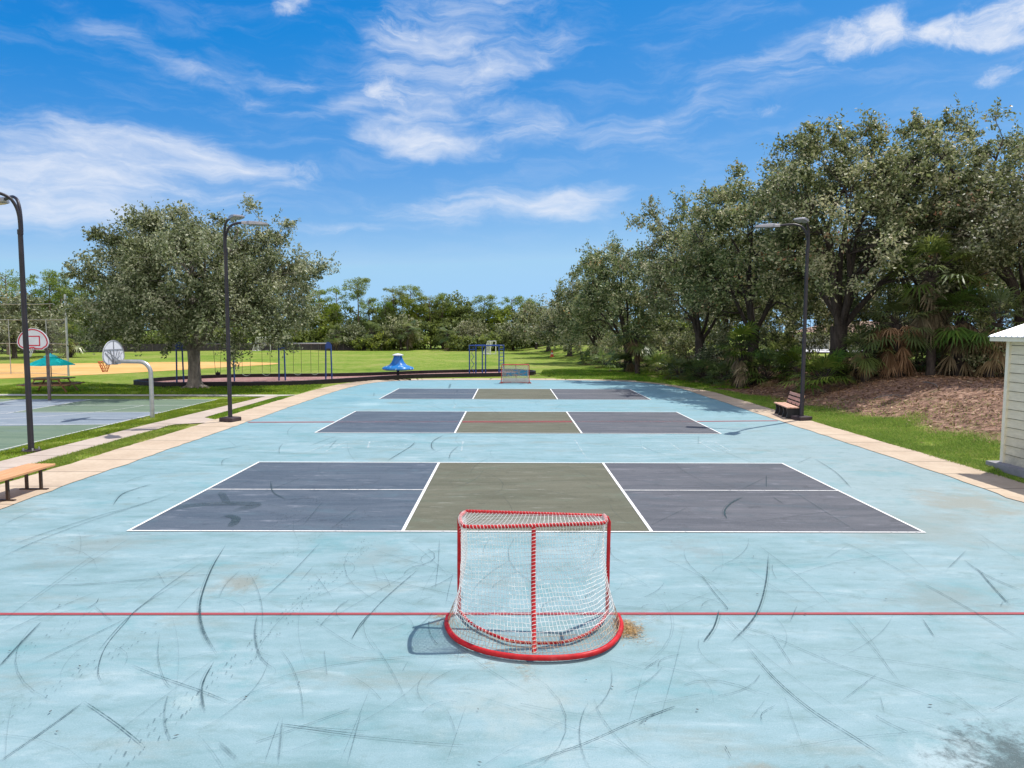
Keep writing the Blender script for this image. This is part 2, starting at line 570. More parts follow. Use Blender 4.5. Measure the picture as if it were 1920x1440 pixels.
def mat_court(name, c0, c1, pale, teal):
    m, nt, p, out = mat(name)
    c = nt.coord()
    s1 = nt.noise(nt.scaled(c, (0.35, 2.2, 1)), 1.0, 8, 0.68, 0.5)
    s2 = nt.noise(nt.scaled(c, (1.0, 5.0, 1)), 1.0, 7, 0.72, 0.4)
    b = nt.ramp(s1, [(0.38, c0), (0.62, c1)])
    b = nt.mix(nt.step(nt.noise(nt.scaled(c, (0.7, 1.4, 1)), 0.9, 8, 0.74, 0.5), 0.50, 0.68, 0, 0.8), b, teal)
    b = nt.mix(nt.step(nt.noise(c, 1.9, 8, 0.75), 0.54, 0.70, 0, 0.6), b, tuple(v * 0.62 for v in c0))
    b = nt.mix(nt.math('MULTIPLY', nt.step(s2, 0.55, 0.72), 0.75), b, pale)
    b = nt.mix(nt.step(nt.noise(c, 18, 5, 0.75), 0.66, 0.8, 0, 0.3), b, tuple(v * 0.5 for v in c0))
    nt.put(p.inputs['Base Color'], b)
    gg = nt.noise(c, 70.0, 3, 0.8)
    b = nt.mix(nt.step(gg, 0.54, 0.68, 0, 0.4), b, tuple(v * 0.55 for v in c0))
    b = nt.mix(nt.step(gg, 0.46, 0.33, 0, 0.35), b, pale)
    nt.put(p.inputs['Base Color'], b)
    p.inputs['Roughness'].default_value = 0.8
    p.inputs['Specular IOR Level'].default_value = 0.2
    nt.put(p.inputs['Normal'], nt.bump(nt.noise(c, 60, 3, 0.7), 0.15, 0.004))
    return m


def mat_alpha(name, col, scale, lo, hi, amax=1.0, stretch=(1, 1, 1), col2=None):
    """worn paint or rubber: broken up by noise"""
    m, nt, p, out = mat(name)
    c = nt.coord()
    n = nt.noise(nt.scaled(c, stretch), scale, 6, 0.7)
    a = nt.step(n, lo, hi, 0, amax)
    at = nt.new('ShaderNodeAttribute', attribute_name='tint')
    a = nt.math('MULTIPLY', a, at.outputs['Fac'])
    nt.put(p.inputs['Base Color'], col if col2 is None else nt.mix(nt.noise(c, scale * 0.7, 4), col, col2))
    p.inputs['Roughness'].default_value = 0.8
    nt.put(p.inputs['Alpha'], a)
    return m


def mat_concrete(name, c0, c1, joint=None, along='y'):
    m, nt, p, out = mat(name)
    c = nt.coord()
    x, y, z = nt.xyz(c)
    n = nt.noise(c, 0.9, 6, 0.65)
    f = nt.noise(c, 9.0, 6, 0.7)
    b = nt.ramp(nt.math('ADD', nt.math('MULTIPLY', n, 0.6), nt.math('MULTIPLY', f, 0.4)), [(0.35, c0), (0.62, c1)])
    b = nt.mix(nt.step(nt.noise(c, 0.35, 5, 0.7), 0.55, 0.75, 0, 0.45), b, tuple(v * 0.66 for v in c0))
    if joint:
        t = nt.math('ABSOLUTE', nt.math('SUBTRACT', nt.math('FRACT', nt.math('DIVIDE', y if along == 'y' else x, joint)), 0.5))
        b = nt.mix(nt.step(t, 0.020, 0.008, 0, 0.85), b, (0.14, 0.115, 0.09))
    nt.put(p.inputs['Base Color'], b)
    p.inputs['Roughness'].default_value = 0.85
    p.inputs['Specular IOR Level'].default_value = 0.2
    nt.put(p.inputs['Normal'], nt.bump(nt.noise(c, 40, 4, 0.7), 0.2, 0.005))
    return m


def mat_ground(name, stops, scale, bump=0.6, stretch=(1, 1, 1)):
    m, nt, p, out = mat(name)
    c = nt.scaled(nt.coord(), stretch)
    n = nt.math('ADD', nt.math('MULTIPLY', nt.noise(c, scale, 7, 0.72), 0.7), nt.math('MULTIPLY', nt.noise(c, scale * 0.13, 4, 0.6), 0.3))
    nt.put(p.inputs['Base Color'], nt.ramp(n, stops))
    p.inputs['Roughness'].default_value = 0.95
    p.inputs['Specular IOR Level'].default_value = 0.1
    nt.put(p.inputs['Normal'], nt.bump(nt.noise(c, scale * 1.5, 5, 0.7), bump, 0.05))
    return m


def mat_leaf(name, stops, trans=0.3, rough=0.5, spec=0.35):
    m, nt, p, out = mat(name)
    at = nt.new('ShaderNodeAttribute', attribute_name='tint')
    colr = nt.ramp(at.outputs['Fac'], stops)
    oi = nt.new('ShaderNodeObjectInfo').outputs['Random']
    hsv = nt.new('ShaderNodeHueSaturation')
    nt.put(hsv.inputs['Hue'], nt.step(oi, 0, 1, 0.485, 0.525, 'LINEAR'))
    nt.put(hsv.inputs['Saturation'], nt.step(nt.math('FRACT', nt.math('MULTIPLY', oi, 7.3)), 0, 1, 0.85, 1.25, 'LINEAR'))
    nt.put(hsv.inputs['Value'], nt.step(nt.math('FRACT', nt.math('MULTIPLY', oi, 13.7)), 0, 1, 0.88, 1.14, 'LINEAR'))
    nt.put(hsv.inputs['Color'], colr)
    colr = hsv.outputs[0]
    nt.put(p.inputs['Base Color'], colr)
    p.inputs['Roughness'].default_value = rough
    p.inputs['Specular IOR Level'].default_value = spec
    tr = nt.new('ShaderNodeBsdfTranslucent')
    nt.put(tr.inputs['Color'], nt.mix(0.5, colr, (0.33, 0.36, 0.12), 'MIX'))
    mx = nt.new('ShaderNodeMixShader'); mx.inputs[0].default_value = trans
    nt.l.new(p.outputs[0], mx.inputs[1]); nt.l.new(tr.outputs[0], mx.inputs[2])
    nt.l.new(mx.outputs[0], out.inputs[0])
    return m


def mat_wood(name, c0, c1, axis=0, rough=0.65):
    m, nt, p, out = mat(name)
    c = nt.coord()
    st = [30, 30, 30]; st[axis] = 1.6
    n = nt.noise(nt.scaled(c, st), 1.0, 6, 0.65, 0.4)
    nt.put(p.inputs['Base Color'], nt.ramp(n, [(0.3, c0), (0.7, c1)]))
    p.inputs['Roughness'].default_value = rough
    nt.put(p.inputs['Normal'], nt.bump(n, 0.25, 0.004))
    return m


def mat_bark(name, c0, c1):
    m, nt, p, out = mat(name)
    c = nt.coord()
    n = nt.noise(nt.scaled(c, (7, 7, 1.8)), 1.0, 7, 0.7, 0.8)
    nt.put(p.inputs['Base Color'], nt.ramp(n, [(0.32, c0), (0.68, c1)]))
    p.inputs['Roughness'].default_value = 0.95
    nt.put(p.inputs['Normal'], nt.bump(n, 0.9, 0.05))
    return m


M = {}
M['lawn'] = mat_lawn()
M['rink'] = mat_rink()
M['slate'] = mat_court("court_slate", (0.053, 0.075, 0.102), (0.088, 0.110, 0.138), (0.22, 0.24, 0.28), (0.080, 0.120, 0.150))
M['slate_worn'] = mat_court("court_slate_worn", (0.076, 0.082, 0.094), (0.114, 0.117, 0.129), (0.22, 0.22, 0.25), (0.075, 0.095, 0.110))
M['olive'] = mat_court("court_olive", (0.092, 0.093, 0.062), (0.130, 0.128, 0.090), (0.24, 0.245, 0.20), (0.115, 0.135, 0.095))
M['line'] = mat_alpha("line_white", (0.70, 0.70, 0.68), 11.0, 0.26, 0.47)
M['faint'] = mat_alpha("line_faded", (0.66, 0.72, 0.72), 7.0, 0.40, 0.70, 0.75)
M['red_line'] = mat_alpha("line_red", (0.30, 0.060, 0.068), 7.0, 0.12, 0.36)
M['scuff'] = mat_alpha("rubber_scuff", (0.026, 0.060, 0.070), 30.0, 0.24, 0.60, 0.85)
M['rust'] = mat_alpha("rust_stain", (0.34, 0.19, 0.075), 14.0, 0.42, 0.70, 0.5, (1, 1.6, 1), (0.46, 0.30, 0.13))
M['walk'] = mat_concrete("walk_concrete", (0.40, 0.308, 0.22), (0.52, 0.42, 0.312), 1.55)
M['path'] = mat_concrete("path_concrete", (0.37, 0.30, 0.245), (0.48, 0.405, 0.34), 1.6)
M['curb'] = mat_concrete("cross_path_concrete", (0.36, 0.34, 0.29), (0.48, 0.46, 0.40), 1.6, 'x')
M['green_court'] = mat_court("court_green", (0.105, 0.155, 0.105), (0.140, 0.190, 0.130), (0.22, 0.27, 0.21), (0.115, 0.165, 0.135))
M['key_court'] = mat_court("court_key", (0.165, 0.205, 0.245), (0.225, 0.260, 0.295), (0.33, 0.37, 0.40), (0.17, 0.215, 0.24))
M['sand'] = mat_ground("infield_clay", [(0.3, (0.40, 0.20, 0.060)), (0.48, (0.56, 0.325, 0.11)), (0.65, (0.64, 0.43, 0.19))], 0.9, 0.4, (0.4, 1.3, 1))
M['mulch'] = mat_ground("mulch", [(0.32, (0.10, 0.052, 0.050)), (0.48, (0.30, 0.165, 0.145)), (0.64, (0.50, 0.32, 0.28))], 6.0, 0.9)
M['road'] = mat_concrete("road_pale", (0.46, 0.45, 0.43), (0.60, 0.59, 0.57))

# ------------------------------------------------------------------ ground sheet
xs = np.unique(np.concatenate([np.linspace(-1500, -120, 12), np.linspace(-120, 8, 40), np.arange(8, 34, 0.5), np.linspace(34, 120, 25), np.linspace(120, 1500, 12)]))
ys = np.unique(np.concatenate([np.linspace(-300, 0, 8), np.arange(0, 130, 1.0), np.linspace(130, 400, 20), np.linspace(400, 2500, 12)]))
XX, YY = np.meshgrid(xs, ys)
rngb = np.random.default_rng(3)
ZZ = hz(XX, YY) - 0.025
bumpy = (XX > 14.5) & (XX < 34) & (YY > 5) & (YY < 110)
ZZ = ZZ + np.where(bumpy, rngb.normal(0, 0.025, XX.shape), 0)
V = np.stack([XX, YY, ZZ], -1)
Q = np.stack([V[:-1, :-1], V[:-1, 1:], V[1:, 1:], V[1:, :-1]], 2).reshape(-1, 4, 3)[:, ::-1][:, [0, 3, 2, 1]][:, ::-1]
me = bpy.data.meshes.new("lawn")
nx, ny = len(xs), len(ys)
idx = np.arange(nx * ny).reshape(ny, nx)
FA = np.stack([idx[:-1, :-1], idx[:-1, 1:], idx[1:, 1:], idx[1:, :-1]], -1).reshape(-1, 4)
me.from_pydata(V.reshape(-1, 3).tolist(), [], FA.tolist())
me.polygons.foreach_set('use_smooth', [True] * len(me.polygons))
me.materials.append(M['lawn'])
lawn = link(bpy.data.objects.new("lawn", me)); lawn['kind'] = 'structure'

# ------------------------------------------------------------------ rink slab, walk, courts
RINK = [(10.3, 15), (10.28, 26), (10.25, 37), (10.05, 41.6), (9.25, 44.6), (7.5, 46.6), (4.6, 47.3), (-0.7, 47.4), (-5.6, 47.0), (-7.75, 46.0), (-8.95, 43.8), (-9.45, 40.6),
        (-9.62, 36), (-9.62, 28), (-9.62, 20), (-9.55, 13), (-9.1, 8), (-7.3, 4.1), (-3, 2.5), (3, 2.4), (7.5, 4.0), (9.6, 8)]
rk = spline(RINK, 8)
if area(rk) < 0: rk = rk[::-1]
_j = random.Random(4)
rk = [(x + _j.gauss(0, .022), y + _j.gauss(0, .022)) for x, y in spline(rk[::2], 6)]
slab = MB(); slab.prism(rk, -0.15, 0.0)
rink = slab.build("hockey_rink", M['rink']); rink['kind'] = 'structure'


def ring_sheet(name, inner, outer, z, m):
    n = len(inner)
    mb = MB()
    vs = [(p[0], p[1], z) for p in inner] + [(p[0], p[1], z) for p in outer] + [(p[0], p[1], z - 0.12) for p in outer]
    fs = [(i, n + i, n + (i + 1) % n, (i + 1) % n) for i in range(n)] + [(n + i, 2 * n + i, 2 * n + (i + 1) % n, n + (i + 1) % n) for i in range(n)]
    mb.add(vs, fs)
    o = mb.build(name, m); o['kind'] = 'structure'
    return o


inn = offset(rk, -0.01)
outw = []
for (x, y), (ox, oy) in zip(rk, offset(rk, 1.0)):
    nx_, ny_ = ox - x, oy - y
    w = 1.42 if x < 0 else 1.2
    if y > 38 and x > 0: w = 1.2 - 0.7 * min(1, (y - 38) / 5)
    if y > 43 and x <= 3: w = 1.45
    if y > 44 and 3 < x < 8: w = 1.0
    if x > 5 and y < 20: w = 1.25
    outw.append((x + nx_ * w, y + ny_ * w))
ring_sheet("rink_walk", inn, outw, 0.012, M['walk'])

sheet_attr = lambda o, v=1.0: (lambda a: a.data.foreach_set('value', [v] * len(o.data.polygons)))(o.data.attributes.new('tint', 'FLOAT', 'FACE'))


def strip(mb, pts, w, z=0.0):
    """flat ribbon along a polyline; w one width or one per point"""
    P = [np.array(p[:2], float) for p in pts]
    n = len(P)
    L = []
    for i in range(n):
        t = P[min(i + 1, n - 1)] - P[max(i - 1, 0)]
        t = t / (np.linalg.norm(t) + 1e-9)
        nn = np.array([-t[1], t[0]])
        ww = w[i] if isinstance(w, (list, tuple, np.ndarray)) else w
        L.append((P[i] + nn * ww / 2, P[i] - nn * ww / 2))
    vs = [(q[0], q[1], z) for ab in L for q in ab]
    fs = [(2 * i, 2 * i + 1, 2 * i + 3, 2 * i + 2) for i in range(n - 1)]
    mb.add(vs, fs)


XC = 0.3186
for ci, (y0, yaw_) in enumerate([(11.435, 0.0), (22.666, 0.0), (34.026, 0.0)]):
    hw, dp, nv = 6.705, 6.10, 2.10
    c = bpy.data.objects.new("pickleball_court", None); c.location = (XC, y0, 0); link(c, rink)
    pass
    c['label'] = ["nearest slate and olive pickleball court behind the red goal", "middle pickleball court crossed by a faint red line", "farthest pickleball court before the far goal"][ci]
    for s in (-1, 1):
        a, b = sorted((s * nv, s * hw))
        poly_sheet("service_area", [(a, 0), (b, 0), (b, dp), (a, dp)], 0.004, M['slate'] if s < 0 else M['slate_worn'], c)
    poly_sheet("kitchen_area", [(-nv, 0), (nv, 0), (nv, dp), (-nv, dp)], 0.004, M['olive'], c)
    lw = 0.050
    mb = MB()
    for yy in (0, dp): strip(mb, [(-hw - lw / 2, yy), (hw + lw / 2, yy)], lw)
    for xx in (-hw, hw): strip(mb, [(xx, lw / 2), (xx, dp - lw / 2)], lw)
    for xx in (-nv, nv): strip(mb, [(xx, lw / 2), (xx, dp - lw / 2)], lw * 1.15)
    o = mb.build("boundary_lines", M['line'], c); o.location.z = 0.012; sheet_attr(o, 1.0)
    mb = MB()
    for s in (-1, 1): strip(mb, [(s * (nv + lw * .6), dp / 2), (s * (hw - lw / 2), dp / 2)], lw * 0.85)
    o = mb.build("centre_line", M['line'], c); o.location.z = 0.012; sheet_attr(o, [1.0, 0.06, 0.8][ci])

mb = MB(); strip(mb, [(-9.0, 8.0), (9.5, 8.09)], 0.062)
o = mb.build("goal_line", M['red_line'], rink); o.location.z = 0.008; sheet_attr(o, 1.0)
mb = MB(); strip(mb, [(-9.55, 25.22), (XC - 6.75, 25.34)], 0.19); strip(mb, [(XC + 6.75, 25.80), (10.2, 26.05)], 0.17)
o = mb.build("centre_red_line", M['red_line'], rink); o.location.z = 0.008; sheet_attr(o, 1.0)
mb = MB(); strip(mb, [(XC - 6.65, 25.34), (XC - 2.2, 25.50)], 0.17); strip(mb, [(XC + 2.2, 25.64), (XC + 6.65, 25.80)], 0.15)
o = mb.build("faded_red_line", M['red_line'], rink); o.location.z = 0.009; sheet_attr(o, 0.28)
mb = MB(); strip(mb, [(XC - 2.04, 25.50), (XC, 25.57), (XC + 2.04, 25.64)], 0.42)
o = mb.build("faded_red_line", M['red_line'], rink); o.location.z = 0.009; sheet_attr(o, 0.6)

# chalked game boxes between the courts
mb = MB()
def boxlines(px, w=0.045):
    for a, b in px:
        strip(mb, [G(*a), G(*b)], w)
boxlines([((583, 848), (640, 829)), ((612, 849), (650, 830)), ((690, 843), (694, 830)), ((640, 830), (720, 830)), ((612, 843), (760, 838)), ((736, 838), (790, 833)),
          ((866, 846), (869, 827)), ((1078, 823), (1092, 845)), ((1093, 847), (1101, 858)), ((1205, 833), (1260, 833)), ((1203, 835), (1212, 841)), ((1212, 841), (1272, 841)), ((1257, 829), (1277, 843)),
          ((1312, 827), (1338, 826)), ((1312, 827), (1343, 845)), ((1340, 826), (1369, 843)), ((1343, 845), (1372, 843)), ((1328, 830), (1336, 831)), ((1345, 840), (1354, 841)), ((1150, 836), (1205, 835)),
          ((800, 762), (830, 757)), ((850, 768), (856, 758))])
o = mb.build("chalk_boxes", M['faint'], rink); o.location.z = 0.008; sheet_attr(o, 1.0)

# skate and tyre scuffs
rs = random.Random(11)
sc_v, sc_t = [], []


def scuff(px, w, a, taper=True, wob=0.0):
    pts = [G(*p)[:2] for p in px]
    if len(pts) > 2: pts = spline(pts, 6, False)
    else: pts = [tuple(np.array(pts[0]) * (1 - t) + np.array(pts[1]) * t) for t in np.linspace(0, 1, 8)]
    w = w * (.36 if w < .12 else 1.0); a = min(1.2, a * 1.02)
    n = len(pts)
    P = np.array(pts)
    t = np.gradient(P, axis=0); t /= np.linalg.norm(t, axis=1, keepdims=True) + 1e-9
    nn = np.stack([-t[:, 1], t[:, 0]], 1)
    q = np.linspace(0, 1, n)
    ww = w * (np.minimum(1, np.minimum(q, 1 - q) * 5 + 0.25) if taper else np.ones(n))
    al = a * np.minimum(1, np.minimum(q, 1 - q) * 4 + 0.15)
    z = rs.uniform(0.0148, 0.0175)
    if 0.012 < w < .07:      # faint twin track beside the main one
        o2 = rs.choice((-1, 1)) * w * rs.uniform(1.0, 1.7)
        for i in range(1, n - 2):
            A = P[i] + nn[i] * (o2 + ww[i] * .2); B = P[i] + nn[i] * (o2 - ww[i] * .2); C = P[i + 1] + nn[i + 1] * (o2 - ww[i + 1] * .2); D_ = P[i + 1] + nn[i + 1] * (o2 + ww[i + 1] * .2)
            sc_v.append([(*A, z), (*B, z), (*C, z), (*D_, z)]); sc_t.append(al[i] * .38)
    for i in range(n - 1):
        A = P[i] + nn[i] * ww[i] / 2; B = P[i] - nn[i] * ww[i] / 2
        C = P[i + 1] - nn[i + 1] * ww[i + 1] / 2; D_ = P[i + 1] + nn[i + 1] * ww[i + 1] / 2
        sc_v.append([(*A, z), (*B, z), (*C, z), (*D_, z)]); sc_t.append((al[i] + al[i + 1]) / 2)


def zA(l): return [(x * .4584, 780 + y * .4584) for x, y in l]
def zB(l): return [(1200 + x * .4583, 780 + y * .4583) for x, y in l]
def zC(l): return [(580 + x / 6, 720 + y / 6) for x, y in l]


for l, w, a in [
    ([(465, 380), (500, 335), (560, 310), (630, 290)], .07, .9), ([(0, 565), (200, 490), (400, 425), (560, 380), (740, 320)], .05, .75), ([(0, 600), (150, 530), (330, 460), (520, 395), (720, 330)], .04, .8),
    ([(90, 712), (400, 700), (700, 672), (950, 655)], .035, .8), ([(930, 535), (880, 620), (840, 720), (825, 800), (840, 890), (895, 985)], .06, .95), ([(925, 545), (868, 640), (833, 740), (820, 810), (832, 890), (880, 970)], .02, .7),
    ([(885, 1015), (845, 1090), (835, 1150), (850, 1230)], .045, .85), ([(0, 1050), (80, 960), (180, 855)], .05, .85), ([(135, 1035), (350, 930), (550, 830)], .028, .8), ([(400, 990), (520, 850), (700, 700), (850, 600)], .03, .65),
    ([(435, 1115), (410, 1060), (440, 960), (520, 860), (600, 780), (860, 625)], .03, .75), ([(0, 915), (200, 820), (400, 735)], .03, .6), ([(355, 1185), (200, 1300), (0, 1440)], .035, .95),
    ([(355, 1185), (480, 1270), (600, 1365)], .032, .95), ([(540, 1030), (650, 1075), (840, 1140), (950, 1185)], .034, .7), ([(1150, 1270), (1300, 1290), (1527, 1320)], .025, .8), ([(1160, 1275), (1340, 1290), (1527, 1300)], .018, .8),
    ([(360, 805), (400, 780), (410, 760)], .025, .95), ([(1110, 275), (1120, 320), (1175, 350)], .06, .9), ([(925, 415), (970, 430), (945, 465)], .16, .6), ([(700, 395), (830, 372), (1040, 370), (960, 400)], .3, .4), ([(905, 320), (935, 370)], .15, .4),
    ([(1060, 820), (1050, 900), (1070, 990), (1120, 1040)], .05, .55), ([(1080, 760), (1200, 650), (1320, 520)], .035, .55), ([(660, 900), (655, 1000), (680, 1090), (715, 1130)], .025, .5), ([(1150, 960), (1200, 1030), (1240, 1140), (1250, 1260)], .022, .5),
    ([(1445, 925), (1480, 860), (1525, 810)], .03, .9), ([(930, 1200), (1050, 1140), (1160, 1095)], .018, .6), ([(200, 515), (500, 500), (760, 488)], .04, .6), ([(500, 290), (600, 255), (740, 245)], .05, .5), ([(0, 470), (130, 410), (250, 385)], .035, .5),
    ([(0, 870), (170, 740), (420, 560)], .03, .4), ([(90, 810), (330, 640), (560, 500)], .025, .4), ([(1150, 1440), (1165, 1250)], .04, .45), ([(1430, 1440), (1490, 1210)], .03, .4), ([(390, 790), (470, 860)], .035, .45), ([(880, 150), (1000, 130)], .2, .2),
    ([(910, 215), (915, 190), (960, 175)], .06, .5), ([(1145, 165), (1145, 140), (1160, 120)], .06, .5), ([(1280, 150), (1400, 95)], .05, .4), ([(1060, 330), (1250, 255)], .05, .5), ([(1240, 460), (1330, 350)], .06, .35), ([(1360, 470), (1470, 380)], .06, .4),
    ([(900, 760), (930, 700), (990, 640)], .05, .3), ([(1280, 760), (1480, 670)], .03, .45), ([(1230, 690), (1290, 620)], .03, .45), ([(1290, 650), (1370, 760)], .03, .35), ([(905, 1345), (985, 1420)], .07, .42), ([(1270, 830), (1440, 940), (1527, 970)], .022, .45)]:
    scuff(zA(l), w, a)
for l, w, a in [
    ([(530, 560), (520, 680), (480, 810), (380, 925)], .055, .95), ([(330, 790), (310, 860), (265, 925)], .05, 1.2), ([(250, 640), (310, 720), (365, 785), (335, 780)], .022, 1.0), ([(435, 925), (550, 1060), (700, 1190), (890, 1310), (1030, 1400)], .028, .95),
    ([(430, 935), (560, 1080), (720, 1215), (880, 1320)], .012, .9), ([(380, 840), (550, 900), (800, 1005), (1100, 1105), (1400, 1210)], .022, .8), ([(450, 715), (700, 715), (900, 735), (1100, 755)], .022, .7), ([(1160, 675), (1300, 750), (1571, 905)], .035, .75),
    ([(1330, 580), (1420, 640), (1571, 705)], .04, .8), ([(1380, 610), (1450, 690), (1520, 765)], .05, .85), ([(810, 500), (950, 560), (1160, 675)], .03, .6), ([(0, 1265), (60, 1225), (160, 1185)], .03, .95), ([(510, 1250), (508, 1215), (565, 1180)], .014, .9),
    ([(355, 1345), (385, 1400)], .018, 1.0), ([(1160, 820), (1215, 900)], .03, .85), ([(360, 420), (350, 385), (380, 350), (430, 325)], .085, 1.1), ([(540, 880), (640, 1030)], .022, .7), ([(710, 165), (800, 220), (870, 290)], .055, .7), ([(830, 800), (950, 930), (1080, 1095)], .018, .6),
    ([(830, 1165), (990, 1040)], .016, .7), ([(20, 1040), (95, 990)], .022, .8), ([(600, 1360), (900, 1310), (1240, 1280)], .014, .55), ([(1450, 910), (1571, 955)], .03, .7), ([(20, 460), (210, 365)], .04, .5), ([(370, 440), (920, 365)], .04, .5), ([(610, 290), (770, 390), (900, 470)], .045, .5),
    ([(545, 325), (590, 355)], .06, .7), ([(520, 235), (520, 290)], .05, .7), ([(240, 75), (240, 115)], .05, .35), ([(410, 300), (520, 245)], .05, .5), ([(640, 190), (710, 160)], .05, .5), ([(480, 520), (640, 640), (800, 780)], .025, .5), ([(1260, 620), (1340, 540)], .04, .5), ([(760, 580), (860, 520)], .04, .3),
    ([(50, 560), (260, 660), (380, 770)], .025, .5), ([(620, 840), (650, 770)], .03, .5), ([(990, 1140), (1010, 1210)], .014, .6), ([(590, 1120), (690, 1390)], .012, .5), ([(510, 1225), (880, 1240)], .01, .6), ([(0, 1190), (300, 1130)], .016, .5), ([(1060, 530), (1200, 640)], .025, .4),
    ([(1370, 460), (1571, 590)], .03, .4), ([(360, 820), (420, 880), (490, 900)], .02, .7), ([(1440, 1200), (1571, 1130)], .02, .5)]:
    scuff(zB(l), w, a)
for l, w, a in [
    ([(1195, 660), (1150, 710), (1000, 805), (880, 880)], .07, .85), ([(1530, 575), (1400, 650), (1380, 720), (1420, 760)], .07, .85), ([(1690, 700), (1600, 780), (1575, 860)], .06, .6), ([(0, 720), (150, 660), (320, 600)], .06, .5), ([(320, 640), (220, 750)], .06, .5), ([(730, 110), (725, 150)], .1, .5),
    ([(1570, 60), (1590, 0)], .12, .45), ([(1660, 70), (1662, 105)], .1, .5), ([(1370, 800), (1500, 740)], .05, .35)]:
    scuff(zC(l), w, a)
for l, w, a in [([(660, 1203), (720, 1130), (790, 1068)], .032, .85), ([(530, 1366), (650, 1382), (800, 1396), (900, 1402)], .02, .7), ([(975, 1440), (1100, 1395), (1200, 1350), (1272, 1325)], .022, 1.0), ([(826, 1010), (824, 1060), (818, 1110)], .022, .6),
                ([(838, 1140), (846, 1100), (852, 1080)], .02, .5), ([(700, 1060), (712, 1095)], .04, .25), ([(1180, 1365), (1210, 1260)], .01, .6), ([(1410, 1350), (1440, 1310)], .01, .6), ([(640, 1440), (700, 1290)], .012, .5), ([(840, 1440), (880, 1320)], .012, .45), ([(1500, 860), (1400, 830)], .04, .35),
                ([(1330, 818), (1350, 812)], .05, .3), ([(90, 870), (170, 850)], .06, .3), ([(500, 1440), (530, 1350)], .02, .45)]:
    scuff(l, w, a)
# faint random scratches
for k in range(330):
    y = 5.0 + 30 * rs.random() ** 1.6; x = rs.gauss(0.3, 4.2)
    if abs(x) > 9 or (k % 3 == 0 and y > 11): continue
    a0 = rs.choice((-1, 1)) * abs(rs.gauss(0.65, 0.4)); L = rs.uniform(0.4, 3.2) * (.5 + y / 16); cv = rs.gauss(0, 0.35)
    P = [(x + math.sin(a0 + cv * t) * L * t, y + math.cos(a0 + cv * t) * L * t) for t in np.linspace(0, 1, 8)]
    P = np.array(P)
    if P[:, 1].min() < 4.6 or np.abs(P[:, 0]).max() > 9.3: continue
    t = np.gradient(P, axis=0); t /= np.linalg.norm(t, axis=1, keepdims=True); nn = np.stack([-t[:, 1], t[:, 0]], 1)
    w = rs.uniform(.004, .011) * (1 + y * .03); al = rs.uniform(.15, .5); z = rs.uniform(0.0148, 0.0175)
    for i in range(7):
        q = min(1, min(i + 1, 7 - i) * .4)
        sc_v.append([(*(P[i] + nn[i] * w / 2), z), (*(P[i] - nn[i] * w / 2), z), (*(P[i + 1] - nn[i + 1] * w / 2), z), (*(P[i + 1] + nn[i + 1] * w / 2), z)]); sc_t.append(al * q)
for k in range(110):
    x, y = 0.3 + rs.gauss(0, 1.9), 8.1 + rs.gauss(0, 1.5)
    if y < 5.2: continue
    a0 = rs.uniform(-1.4, 1.4); L = rs.uniform(.15, .9); cv = rs.gauss(0, .6)
    P = np.array([(x + math.sin(a0 + cv * t) * L * t, y + math.cos(a0 + cv * t) * L * t) for t in np.linspace(0, 1, 6)])
    t = np.gradient(P, axis=0); t /= np.linalg.norm(t, axis=1, keepdims=True); nn = np.stack([-t[:, 1], t[:, 0]], 1)
    w = rs.uniform(.004, .014); al = rs.uniform(.2, .6); z = rs.uniform(0.0148, 0.0175)
    for i in range(5):
        sc_v.append([(*(P[i] + nn[i] * w / 2), z), (*(P[i] - nn[i] * w / 2), z), (*(P[i + 1] - nn[i + 1] * w / 2), z), (*(P[i + 1] + nn[i + 1] * w / 2), z)]); sc_t.append(al)
# trails of short dashes left by boot soles and wheels
def trail(px, lanes, a, step=0.075, spread=0.10):
    P = np.array([G(*p)[:2] for p in px]); P = np.array(spline([tuple(p) for p in P], 10, False))
    seg = np.linalg.norm(np.diff(P, axis=0), axis=1); cum = np.concatenate([[0], np.cumsum(seg)])
    s = 0.0
    while s < cum[-1]:
        i = min(len(seg) - 1, int(np.searchsorted(cum, s, 'right') - 1)); u = (s - cum[i]) / (seg[i] + 1e-9)
        p = P[i] * (1 - u) + P[i + 1] * u; t = (P[i + 1] - P[i]) / (seg[i] + 1e-9); nn = np.array([-t[1], t[0]])
        for ln in range(lanes):
            if rs.random() < 0.3: continue
            q = p + nn * ((ln - (lanes - 1) / 2) * spread + rs.gauss(0, .012)) + t * rs.gauss(0, .015)
            l = rs.uniform(.012, .026); w = rs.uniform(.004, .008); d = t * math.cos(.5) + nn * math.sin(.5); e = np.array([-d[1], d[0]])
            z = rs.uniform(0.0148, 0.0175)
            sc_v.append([(*(q + d * l + e * w), z), (*(q - d * l + e * w), z), (*(q - d * l - e * w), z), (*(q + d * l - e * w), z)]); sc_t.append(a * rs.uniform(.5, 1.2))
        s += step
trail(zA([(480, 1440), (720, 1230), (1050, 960), (1330, 690), (1527, 510)]), 3, .62)
trail(zA([(0, 1270), (350, 1060), (640, 890)]), 2, .5)
trail(zA([(20, 1030), (250, 890), (420, 800)]), 2, .4)
trail(zA([(1100, 470), (1230, 390), (1527, 250)]), 3, .6, .09)
trail(zA([(1370, 470), (1527, 390)]), 3, .6, .09)
trail(zA([(1000, 700), (1200, 560), (1330, 480)]), 2, .4)
trail(zA([(250, 1000), (430, 990)]), 1, .45)
o = quads_mesh("scuff_marks", np.array(sc_v), M['scuff'], np.array(sc_t), rink); o['kind'] = 'stuff'

